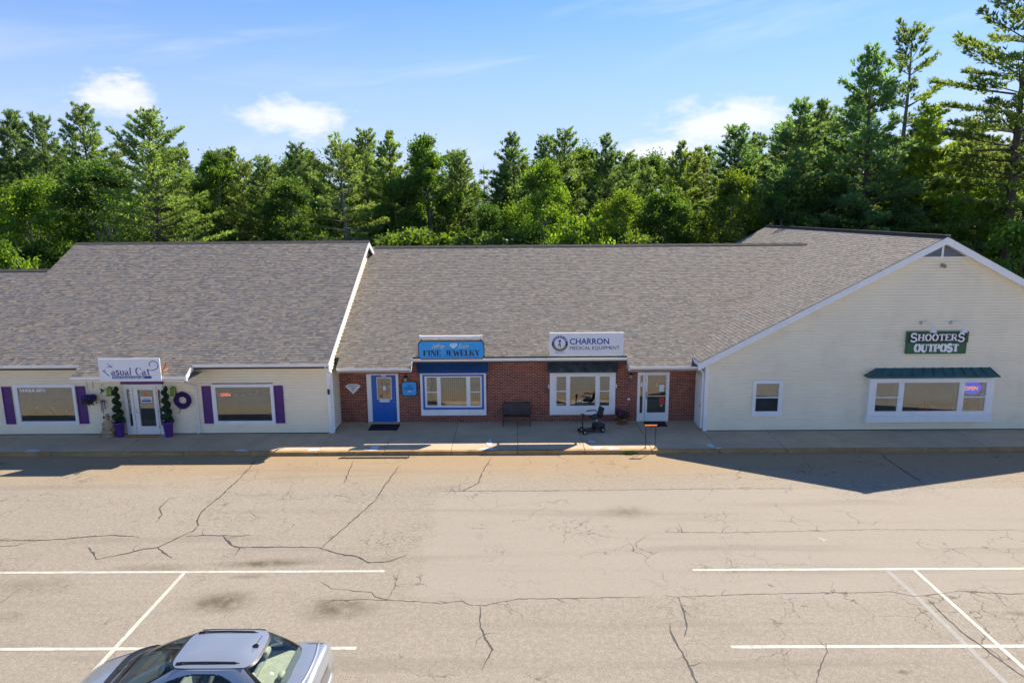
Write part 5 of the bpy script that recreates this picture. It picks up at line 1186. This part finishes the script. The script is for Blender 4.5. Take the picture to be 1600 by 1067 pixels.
    def strip(name, z0, z1, x_of, y0_, y1_, mtn, k=12, out=.012):
        m = MB(); ys = np.linspace(y0_, y1_, k+1)
        for a, b in zip(ys, ys[1:]):
            m.quad((ox+x_of(a, z0)+out, oy+a, oz+z0), (ox+x_of(b, z0)+out, oy+b, oz+z0), (ox+x_of(b, z1)+out, oy+b, oz+z1), (ox+x_of(a, z1)+out, oy+a, oz+z1))
        return m.build(name, mtn, car, True)
    def xrear(y, z): return 2.345-.20*(abs(y)/.80)**3-.10*max(0, (z-.75)/.3)**2
    bm_ = MB(); K = 18
    for i in range(K):
        ya, yb = -.86+1.72*i/K, -.86+1.72*(i+1)/K; pr = [(.30, .0), (.36, .07), (.52, .085), (.58, .06), (.60, .0)]
        for (za, da), (zb_, db) in zip(pr, pr[1:]):
            xx = lambda y, d: ox+2.30-.26*(abs(y)/.86)**4+d
            bm_.quad((xx(ya, da), oy+ya, oz+za), (xx(yb, da), oy+yb, oz+za), (xx(yb, db), oy+yb, oz+zb_), (xx(ya, db), oy+ya, oz+zb_))
    bm_.build('rear_bumper', 'car_silver', car, True)
    for s in (-1, 1): strip('tail_light', .70, .93, xrear, *sorted((s*.42, s*.77)), 'tail_red')
    strip('plate_recess', .66, .88, xrear, -.38, .38, 'grey_metal')
    for s in (-1, 1): MB().ball((ox-1.93, oy+s*.60, oz+.60), .13, 10, 6, sq=(.9, 1.25, .7)).build('headlight', 'lamp_clear', car, True)
    MB().box(ox-2.21, ox-2.14, oy-.3, oy+.3, oz+.42, oz+.52).build('grille', 'black_plastic', car, bevel=.02)
    def ztop(x, y):
        zt, hw = spl(SX, ZT, x), spl(SX, HW, x); q = abs(y)/hw; return zt+.026-.022*min(1, q/.74)-(max(0, q-.74)**2)*.9
    def gap(name, pts):
        MB().tube([(ox+a, oy+b, oz+ztop(a, b)+.001) for a, b in pts], .0045, 4).build(name, 'black_plastic', car)
    for s in (-1, 1):
        gap('hood_gap', [(x, s*(.70-.12*max(0, -x-1.3))) for x in np.linspace(-1.15, -1.95, 12)])
        gap('trunk_gap', [(x, s*.66) for x in np.linspace(1.86, 2.14, 6)])
        for xg in (-.72, .32, 1.25):
            MB().tube([(ox+xg, oy+s*.899, oz+z) for z in (.32, .5, .7, .86)], .004, 4).build('door_gap', 'black_plastic', car)
        for xg in (.12, 1.05): MB().box(ox+xg, ox+xg+.16, oy+s*.90-.012, oy+s*.90+.012, oz+.76, oz+.79).build('door_handle', 'car_silver', car, bevel=.008)
        MB().box(ox-1.0, ox+1.0, oy+s*.905-.008, oy+s*.905+.008, oz+.5, oz+.54).build('side_molding', 'car_silver', car, bevel=.005)
    gap('hood_gap', [(-1.95-.06*(1-(y/.62)**2), y) for y in np.linspace(-.62, .62, 11)])
    # wheels
    for wx in (-1.42, 1.33):
        for s in (-1, 1):
            yy = oy+s*.80; t = MB(); t.tube([(ox+wx, yy-.1, oz+.315), (ox+wx, yy-.07, oz+.315), (ox+wx, yy+.07, oz+.315), (ox+wx, yy+.1, oz+.315)], [.29, .315, .315, .29], 28); wh = t.build('wheel', 'rubber', car, True)
            MB().tube([(ox+wx, yy+s*.06, oz+.315), (ox+wx, yy+s*.112, oz+.315)], .2, 20).build('rim', 'grey_metal', wh); MB().tube([(ox+wx, oy+s*.60, oz+.33), (ox+wx, oy+s*.893, oz+.33)], .36, 28).build('wheel_arch', 'black_plastic', car)
    for s in (-1, 1): MB().ball((ox-.78, oy+s*.93, oz+.88), .09, 10, 6, sq=(.5, .9, .7)).tube([(ox-.74, oy+s*.84, oz+.9), (ox-.74, oy+s*.93, oz+.92)], .03, 6).build('mirror', 'car_silver', car, True)
    # interior
    MB().box(ox-1.15, ox+1.75, oy-.72, oy+.72, oz+.42, oz+.46).build('cabin_floor', 'black_plastic', car)
    MB().hexa([(ox-1.18, oy-.62, oz+.86), (ox-.62, oy-.70, oz+.80), (ox-.62, oy+.70, oz+.80), (ox-1.18, oy+.62, oz+.86), (ox-1.15, oy-.6, oz+.93), (ox-.70, oy-.68, oz+.95), (ox-.70, oy+.68, oz+.95), (ox-1.15, oy+.6, oz+.93)]).build('dashboard', 'car_beige', car, bevel=.03)
    MB().hexa([(ox+1.15, oy-.62, oz+.90), (ox+1.85, oy-.55, oz+.96), (ox+1.85, oy+.55, oz+.96), (ox+1.15, oy+.62, oz+.90), (ox+1.15, oy-.62, oz+.95), (ox+1.85, oy-.55, oz+1.0), (ox+1.85, oy+.55, oz+1.0), (ox+1.15, oy+.62, oz+.95)]).build('parcel_shelf', 'car_beige', car)
    for (xx, yy, nm) in ((-.05, -.36, 'front_seat'), (-.05, .36, 'front_seat')):
        MB().hexa([(ox+xx+.1, oy+yy-.24, oz+.5), (ox+xx+.24, oy+yy-.24, oz+.5), (ox+xx+.24, oy+yy+.24, oz+.5), (ox+xx+.1, oy+yy+.24, oz+.5), (ox+xx+.26, oy+yy-.2, oz+1.06), (ox+xx+.36, oy+yy-.2, oz+1.06), (ox+xx+.36, oy+yy+.2, oz+1.06), (ox+xx+.26, oy+yy+.2, oz+1.06)]).box(ox+xx-.3, ox+xx+.2, oy+yy-.24, oy+yy+.24, oz+.48, oz+.62).build(nm, 'car_grey', car, bevel=.05); MB().box(ox+xx+.29, ox+xx+.38, oy+yy-.13, oy+yy+.13, oz+1.10, oz+1.26).build('headrest', 'car_beige', car, bevel=.04)
    MB().hexa([(ox+.95, oy-.66, oz+.5), (ox+1.1, oy-.66, oz+.5), (ox+1.1, oy+.66, oz+.5), (ox+.95, oy+.66, oz+.5), (ox+1.12, oy-.6, oz+1.02), (ox+1.22, oy-.6, oz+1.02), (ox+1.22, oy+.6, oz+1.02), (ox+1.12, oy+.6, oz+1.02)]).build('rear_seat', 'car_grey', car, bevel=.04)
    for yy in (-.38, .38): MB().box(ox+1.16, ox+1.26, oy+yy-.12, oy+yy+.12, oz+1.03, oz+1.17).build('headrest', 'car_beige', car, bevel=.045)
    MB().ball((ox+1.66, oy-.18, oz+1.03), .10, 10, 6, sq=(.7, 1.1, .6)).build('shelf_cushion', 'car_beige', car, True)
    MB().tube([(ox-.55+.0*a, oy+.36+.17*math.cos(a*.39), oz+.92+.15*math.sin(a*.39)) for a in range(17)], .016, 6).build('steering_wheel', 'black_plastic', car)
sedan((-5.77, 10.69, 0))

# ------------------------------------------------------------------ trees
def fast_mesh(name, V, n_quads, mtn, tint=None):
    me = bpy.data.meshes.new(name); V = np.ascontiguousarray(V, dtype=np.float32)
    me.vertices.add(len(V)); me.vertices.foreach_set('co', V.ravel()); me.loops.add(n_quads*4); me.polygons.add(n_quads)
    me.loops.foreach_set('vertex_index', np.arange(n_quads*4, dtype=np.int32)); me.polygons.foreach_set('loop_start', np.arange(0, n_quads*4, 4, dtype=np.int32))
    me.polygons.foreach_set('loop_total', np.full(n_quads, 4, dtype=np.int32)); me.materials.append(MATS[mtn])
    if tint is not None:
        at = me.attributes.new('tint', 'FLOAT_COLOR', 'FACE'); c = np.ones((n_quads, 4), dtype=np.float32); c[:, :3] = tint; at.data.foreach_set('color', c.ravel())
    me.update(calc_edges=True); return me
def nrm(a): return a/np.maximum(np.linalg.norm(a, axis=1, keepdims=True), 1e-6)
def cards(C, D, L, W, rg):
    S = nrm(np.cross(D, rg.normal(size=D.shape))); n_ = len(C); V = np.empty((n_, 4, 3))
    V[:, 0] = C-D*L[:, None]*.5; V[:, 1] = C+S*W[:, None]*.5; V[:, 2] = C+D*L[:, None]*.5; V[:, 3] = C-S*W[:, None]*.5
    return V.reshape(-1, 3)
def pine(seed, h, cb, Lmax, gap=.62, dens=24, power=.8, droop=0., miss=.1, card=1.):
    rg = np.random.default_rng(seed); rp = random.Random(seed); tr = MB(); lean = rg.normal(0, .012, 2)
    ax = lambda z: Vector((lean[0]*z+.08*math.sin(z*.5+seed), lean[1]*z, z))
    tr.tube([ax(z) for z in np.linspace(-.3, h, 12)], [max(.018, .017*h*(1-.93*i/11)) for i in range(12)], 8)
    C = []; D = []; T = []; z = cb*h
    while z < h-.25:
        t = (z-cb*h)/(h-cb*h); prof = (1-t)**power*(.55+.45*min(1, t/.18)); nb = 6 if t < .6 else 5
        a0 = rg.uniform(0, 6.28); lv_ = rg.uniform(.78, 1.12)
        for b in range(nb):
            if rg.random() < miss*(1.3-t): continue
            a = a0+b*6.283/nb+rg.normal(0, .22); L = max(.35, Lmax*prof*lv_*rg.uniform(.62, 1.15)); e = R(-8+55*t**1.5+rg.normal(0, 6)); base = ax(z+rg.uniform(-.15, .15))
            d = Vector((math.cos(a)*math.cos(e), math.sin(a)*math.cos(e), math.sin(e))); lat = Vector((-math.sin(a), math.cos(a), 0)); tip = lambda s: base+d*(L*s)+Vector((0, 0, (.13-droop)*L*s*s))
            tr.tube([tip(0), tip(.5), tip(.93)], [.011*L+.012, .008*L+.006, .006], 4, cap=False)
            m = int(L*dens*(1.15-.3*t)); s = rg.uniform(.22, 1.0, m)**.8; wl = .30*L*np.clip(1.25-s, .12, .75)*rg.uniform(-1, 1, m)
            p = np.array([tip(x) for x in s])+np.outer(wl, lat)+rg.normal(0, .07, (m, 3))*np.array([1, 1, .8]); p[:, 2] += .05-.10*np.abs(wl)/max(.1, .3*L)
            sg = np.sign(wl)[:, None]; tone = rg.uniform(.7, 1.25)
            for q in range(5):
                dd = nrm(np.array(d)[None]*.7+sg*np.array(lat)[None]*.55+np.array([0, 0, .45])+rg.normal(0, .45, (m, 3))); C.append(p+dd*.13); D.append(dd); T.append(np.full(m, tone)*rg.uniform(.75, 1.25, m))
        z += gap*rg.uniform(.75, 1.25)*(1-.35*t)
    C = np.concatenate(C); D = np.concatenate(D); T = np.concatenate(T); n_ = len(C)
    V = cards(C, D, rg.uniform(.22, .42, n_)*card, rg.uniform(.045, .085, n_)*card, rg); tint = np.stack([T*rg.uniform(.9, 1.15, n_), T, T*rg.uniform(.8, 1.1, n_)], 1)
    return tr, fast_mesh('needles', V, n_, 'needles', tint)
def broadleaf(seed, h, rad, cb=.22, clumps=150, per=95, leaf=.2, shape=1.):
    rg = np.random.default_rng(seed); tr = MB(); top = Vector((rg.normal(0, .3), rg.normal(0, .3), h*.8))
    tr.tube([(0, 0, -.3), (rg.normal(0, .08), 0, h*.25), tuple(top*.6), tuple(top)], [.022*h, .017*h, .010*h, .02], 8)
    lobes = []
    for i in range(11):
        a = i*2.4+rg.uniform(0, 1.4); q = i/10+rg.uniform(-.05, .05); zz = h*(cb+.12+(.76-cb)*q); rr = rad*(.62*math.sin(math.pi*min(1, .22+.70*q))**shape)*rg.uniform(.75, 1.15); c = np.array([rr*math.cos(a), rr*math.sin(a), zz]); r_ = rad*rg.uniform(.30, .60)*(1.08-.5*q); lobes.append((c, r_))
        tr.tube([(0, 0, max(.1, zz*.55)), (c[0]*.5, c[1]*.5, zz*.82), tuple(c)], [.007*h, .005*h, .012], 5, cap=False)
    lobes.append((np.array([rg.normal(0, .2), rg.normal(0, .2), h*.9-rad*.1]), rad*.34))
    C = []; D = []; T = []
    for k in range(clumps):
        c, r_ = lobes[rg.integers(len(lobes))]; d = rg.normal(size=3); d[2] = d[2]*.8+.25; d /= np.linalg.norm(d); cc = c+d*r_*rg.uniform(.55, 1.08)*np.array([1, 1, .85]); cr = rad*rg.uniform(.07, .19); m = per
        p = cc+rg.normal(0, 1, (m, 3))*cr*np.array([.62, .62, .42]); out = nrm(p-np.array([0, 0, h*.45])[None]); dd = nrm(out*.5+rg.normal(0, .8, (m, 3))+np.array([0, 0, .1])); C.append(p); D.append(dd); T.append(np.full(m, rg.uniform(.68, 1.28))*rg.uniform(.75, 1.25, m))
    C = np.concatenate(C); D = np.concatenate(D); T = np.concatenate(T); keep = C[:, 2] > .15; C, D, T = C[keep], D[keep], T[keep]; n_ = len(C)
    V = cards(C, D, rg.uniform(.75, 1.35, n_)*leaf, rg.uniform(.5, .85, n_)*leaf, rg); tint = np.stack([T*rg.uniform(.85, 1.2, n_), T, T*rg.uniform(.7, 1.1, n_)], 1)
    return tr, fast_mesh('leaves', V, n_, 'leaves', tint)
def snag(seed, h):
    rg = np.random.default_rng(seed); tr = MB(); tr.tube([(0, 0, -.3), (.1, 0, h*.5), (.05, .1, h)], [.014*h, .009*h, .015], 7)
    C = []; D = []; z = h*.3
    while z < h*.97:
        for b in range(3):
            a = rg.uniform(0, 6.28); L = (1.9*(1-z/h)+.4)*rg.uniform(.5, 1.1); d = np.array([math.cos(a), math.sin(a), rg.uniform(-.2, .3)]); p0 = np.array([.08, .05, z])
            tr.tube([tuple(p0), tuple(p0+d*L*.5+[0, 0, -.05]), tuple(p0+d*L)], [.02, .014, .005], 4, cap=False)
            for q in range(3):
                s = rg.uniform(.4, .9); e = d+rg.normal(0, .6, 3); tr.tube([tuple(p0+d*L*s), tuple(p0+d*L*s+e*.35*L)], [.008, .003], 3, cap=False)
            if rg.random() < .4:
                m = 40; C.append(p0+d*L*rg.uniform(.4, 1, (m, 1))+rg.normal(0, .1, (m, 3))); D.append(nrm(rg.normal(0, 1, (m, 3))+d))
        z += .45
    C = np.concatenate(C); D = np.concatenate(D); n_ = len(C); return tr, fast_mesh('needles', cards(C, D, rg.uniform(.25, .42, n_), rg.uniform(.06, .12, n_), rg), n_, 'needles', np.full((n_, 3), .9))
PROTO = {}
def proto(key, made, h, bark):
    tr, me = made; tmp = tr.build('trunk', bark); tm = tmp.data; bpy.data.objects.remove(tmp); PROTO[key] = (tm, me, h)
for i, a in enumerate(((16, .16, 3.9, .6, 27, .58), (16, .22, 3.6, .66, 27, .5), (16, .12, 4.3, .6, 26, .62), (16, .26, 3.8, .72, 27, .45, .0, .2))): proto('P%d' % i, pine(20+i, *a), 16, 'bark')
proto('W0', pine(31, 16, .14, 5.6, .72, 24, .5), 16, 'bark'); proto('W1', pine(32, 22, .18, 6.0, 1.05, 32, .42, droop=.09, miss=.08, card=1.05), 22, 'bark')
proto('O0', pine(33, 16, .36, 3.8, .9, 24, .42, miss=.25), 16, 'bark_grey'); proto('O1', pine(34, 20, .4, 3.3, 1.15, 26, .35, miss=.3), 20, 'bark_grey')
for i, a in enumerate(((12, 3.4, .2), (12, 3.0, .16), (12, 3.8, .18), (12, 3.2, .3))): proto('D%d' % i, broadleaf(50+i, *a, clumps=230, per=120, leaf=.155, shape=1-.15*i), 12, 'bark_grey')
proto('B0', broadleaf(60, 4.5, 2.1, .02, 120, 110, .13), 4.5, 'bark'); proto('B1', broadleaf(61, 4.5, 2.4, .02, 120, 110, .14), 4.5, 'bark'); proto('S0', snag(70, 13), 13, 'bark_grey')
def tree(key, x, y, htop, label, group, rot, tone=(1, 1, 1), wide=1., name=None):
    tm, me, h = PROTO[key]; s = htop/h
    nm = name or ('pine_tree' if key[0] in 'PWO' else 'dead_pine' if key[0] == 'S' else 'bush' if key[0] == 'B' else 'broadleaf_tree')
    t = empty(nm, (x, y, -.05), label, 'bush' if key[0] == 'B' else 'tree', group); t.rotation_euler.z = rot; t.scale = (s*wide, s*wide, s)
    for n_, m in (('trunk', tm), ('crown', me)):
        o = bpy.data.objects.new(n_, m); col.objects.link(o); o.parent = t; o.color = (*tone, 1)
G1, G2 = 'pines along the front of the wood', 'broadleaf trees along the front of the wood'
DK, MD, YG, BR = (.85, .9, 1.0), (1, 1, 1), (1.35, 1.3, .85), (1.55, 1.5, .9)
TL = [
('P0', -42.9, 60, 17.6, 'dark pine cut by the left edge of the picture', DK, 1.1), ('P1', -38.7, 58, 16.9, 'slim dark pine, second from the left edge', DK, .9), ('P3', -39.1, 64, 18.4, 'pine with open top, third from the left edge', MD, .95),
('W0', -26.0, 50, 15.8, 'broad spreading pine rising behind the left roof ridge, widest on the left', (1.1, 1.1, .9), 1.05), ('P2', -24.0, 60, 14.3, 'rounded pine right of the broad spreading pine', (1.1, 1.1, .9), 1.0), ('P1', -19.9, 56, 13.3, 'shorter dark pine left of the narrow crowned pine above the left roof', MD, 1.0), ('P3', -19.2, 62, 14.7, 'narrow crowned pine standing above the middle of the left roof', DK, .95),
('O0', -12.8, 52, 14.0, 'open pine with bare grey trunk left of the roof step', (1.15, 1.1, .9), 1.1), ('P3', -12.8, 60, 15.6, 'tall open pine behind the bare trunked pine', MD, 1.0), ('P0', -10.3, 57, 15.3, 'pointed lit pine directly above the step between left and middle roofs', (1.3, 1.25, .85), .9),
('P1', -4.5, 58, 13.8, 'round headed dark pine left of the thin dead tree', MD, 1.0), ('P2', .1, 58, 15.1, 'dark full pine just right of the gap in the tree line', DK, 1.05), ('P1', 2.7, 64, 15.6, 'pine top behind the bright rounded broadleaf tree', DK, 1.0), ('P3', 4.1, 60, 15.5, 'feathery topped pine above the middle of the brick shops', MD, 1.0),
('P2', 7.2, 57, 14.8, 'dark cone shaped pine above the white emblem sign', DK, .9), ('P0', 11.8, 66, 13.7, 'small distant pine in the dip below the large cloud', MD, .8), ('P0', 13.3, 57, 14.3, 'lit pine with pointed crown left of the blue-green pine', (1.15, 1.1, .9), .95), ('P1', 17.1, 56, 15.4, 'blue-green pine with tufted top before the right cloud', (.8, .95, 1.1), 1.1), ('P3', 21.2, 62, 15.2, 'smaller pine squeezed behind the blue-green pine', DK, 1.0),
('P2', 20.2, 52, 16.6, 'dense dark pine left of the tall group on the right', (1.05, 1.15, 1.35), 1.2), ('P0', 23.8, 55, 17.1, 'narrow pine between the dense dark pine and the tallest group', MD, 1.0), ('P2', 25.1, 50, 19.8, 'tall dark layered pine behind the gable ridge', (1.0, 1.15, 1.4), 1.05), ('O1', 28.5, 52, 21.5, 'thin pine with sparse crooked top behind the gable apex', MD, 1.0), ('W1', 32.6, 46, 24.5, 'huge pine with long level branches at the right edge', (1.05, 1.0, .85), 1.05), ('P0', 29.3, 50, 15.9, 'sunlit green pine under the sparse crooked pine', (1.7, 1.6, .85), 1.15), ('W0', 36.0, 56, 14.3, 'wide pine behind the trunk of the huge right pine', MD, .9)]  # sunlit pine has sunlight painted in; bluest pines have haze put into tone
rg = random.Random(77)
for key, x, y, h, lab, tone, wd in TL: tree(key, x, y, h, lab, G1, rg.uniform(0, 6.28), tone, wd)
tree('S0', -2.8, 62, 12.9, 'thin half dead tree with bare twigs in the gap of the tree line', None, 1.0)
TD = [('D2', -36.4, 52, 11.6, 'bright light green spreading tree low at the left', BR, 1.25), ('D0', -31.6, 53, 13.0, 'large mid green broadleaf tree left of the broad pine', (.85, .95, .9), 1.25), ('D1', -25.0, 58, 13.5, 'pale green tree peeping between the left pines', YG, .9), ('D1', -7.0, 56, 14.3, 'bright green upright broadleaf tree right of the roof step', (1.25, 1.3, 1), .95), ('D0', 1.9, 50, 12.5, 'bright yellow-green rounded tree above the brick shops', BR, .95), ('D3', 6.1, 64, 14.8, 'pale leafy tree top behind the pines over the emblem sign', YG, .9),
('D2', 7.3, 49, 10.2, 'yellow-green tree above the right end of the middle ridge', (1.7, 1.5, .8), .9), ('D3', 11.3, 52, 10.5, 'mid green round tree left of the valley of the roofs', (1.1, 1.15, 1), 1.1), ('D0', 15.6, 50, 11.7, 'olive green lit tree behind the rear end of the gable roof', (1.5, 1.25, .8), .95), ('B1', 4.3, 47.5, 7.8, 'light green bushy tree low behind the middle ridge', BR, 1.1), ('D1', 18.8, 49.5, 10.6, 'dark leafy tree behind the back of the gable roof', (1.05, 1.1, 1.2), 1.15), ('D3', 22.9, 51, 11.4, 'shaded broadleaf tree below the dense dark pines', (1.0, 1.1, 1.3), 1.15),  # bluish lift of these last two trees is haze put into colour
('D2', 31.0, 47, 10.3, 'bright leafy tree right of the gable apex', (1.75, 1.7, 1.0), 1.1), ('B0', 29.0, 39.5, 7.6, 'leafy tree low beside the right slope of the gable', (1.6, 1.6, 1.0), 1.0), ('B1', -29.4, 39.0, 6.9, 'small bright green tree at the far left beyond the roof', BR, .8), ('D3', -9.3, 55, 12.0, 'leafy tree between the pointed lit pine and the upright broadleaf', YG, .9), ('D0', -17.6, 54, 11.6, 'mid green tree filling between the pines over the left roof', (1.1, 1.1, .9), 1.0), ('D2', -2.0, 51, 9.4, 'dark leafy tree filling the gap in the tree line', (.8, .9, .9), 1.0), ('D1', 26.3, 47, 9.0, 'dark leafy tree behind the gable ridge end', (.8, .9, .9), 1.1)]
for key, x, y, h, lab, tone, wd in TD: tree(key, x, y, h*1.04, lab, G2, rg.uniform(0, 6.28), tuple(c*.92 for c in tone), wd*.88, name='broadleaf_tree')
for (x, y, h) in ((-34.5, 60, 14.2), (-29.5, 62, 14.6), (-22, 57, 12.9), (-16.3, 57, 13.2), (-15, 64, 14.6), (-8.3, 62, 14.2), (-5.6, 64, 14.0), (-1.2, 57, 12.6), (9.3, 60, 13.6), (10.2, 56, 12.2), (15, 60, 13.6), (18.8, 58, 14.4), (22.2, 58, 15.6), (26.8, 56, 17.2), (30.8, 55, 15.6), (33.4, 52, 15.2), (36.5, 50, 16.5), (-45, 56, 15), (24.6, 60, 16.4)):
    g = rg.uniform(.85, 1.15); tree(rg.choice(('P0', 'P1', 'P2', 'P3')), x, y, h, 'pine crowded between the taller pines of the wood', 'pines crowded between taller ones', rg.uniform(0, 6.28), (g*rg.uniform(.95, 1.15), g, g*.95), rg.uniform(.95, 1.2))
# the rows behind and the undergrowth: nothing tells these apart
for i in range(46):
    x = -66+132*(i+rg.uniform(.1, .9))/46; y = rg.uniform(66, 82); k = rg.choice(('P0', 'P1', 'P2', 'P3', 'D0', 'D3'))
    g = rg.uniform(.75, 1.1); conif = k[0] == 'P'
    tree(k, x, y, rg.uniform(12.2, 15.2)*(1.1 if abs(x) > 16 else 1), 'pine deep in the wood, mostly hidden by nearer trees' if conif else 'broadleaf tree deep in the wood, mostly hidden by nearer trees', 'pines deep in the wood' if conif else 'broadleaf trees deep in the wood', rg.uniform(0, 6.28), (g, g, g*.95), 1.15)
for i in range(30):
    x = -44+88*(i+rg.uniform(.1, .9))/30; y = rg.uniform(46.5, 52) if not 10 < x < 26 else rg.uniform(47.5, 51); g = rg.uniform(.65, 1.25)
    tree(rg.choice(('B0', 'B1')), x, y, rg.uniform(4.8, 7.6), 'leafy bush in the shaded undergrowth behind the shops', 'undergrowth bushes behind the shops', rg.uniform(0, 6.28), (g*1.1, g, g*.8), 1.25)
def far_wood():
    r2 = np.random.default_rng(5); n_ = 52000; x = r2.uniform(-120, 120, n_); y = r2.uniform(88, 112, n_)
    hmax = 9.5+2.2*np.sin(x*.35)+1.6*np.sin(x*.9+1)+1.2*np.sin(x*2.1); z = r2.uniform(0, 1, n_)**.8*hmax; C = np.stack([x, y, z], 1); D = nrm(r2.normal(size=(n_, 3)))
    T = r2.uniform(.5, 1.2, (n_, 1))*np.ones((1, 3)); me = fast_mesh('far_wood', cards(C, D, r2.uniform(.5, 1.1, n_), r2.uniform(.3, .7, n_), r2), n_, 'leaves', T)
    o = bpy.data.objects.new('far_wood', me); col.objects.link(o); tag(o, 'dark mass of far woodland behind the standing trees', 'woodland', kind='stuff')
far_wood()
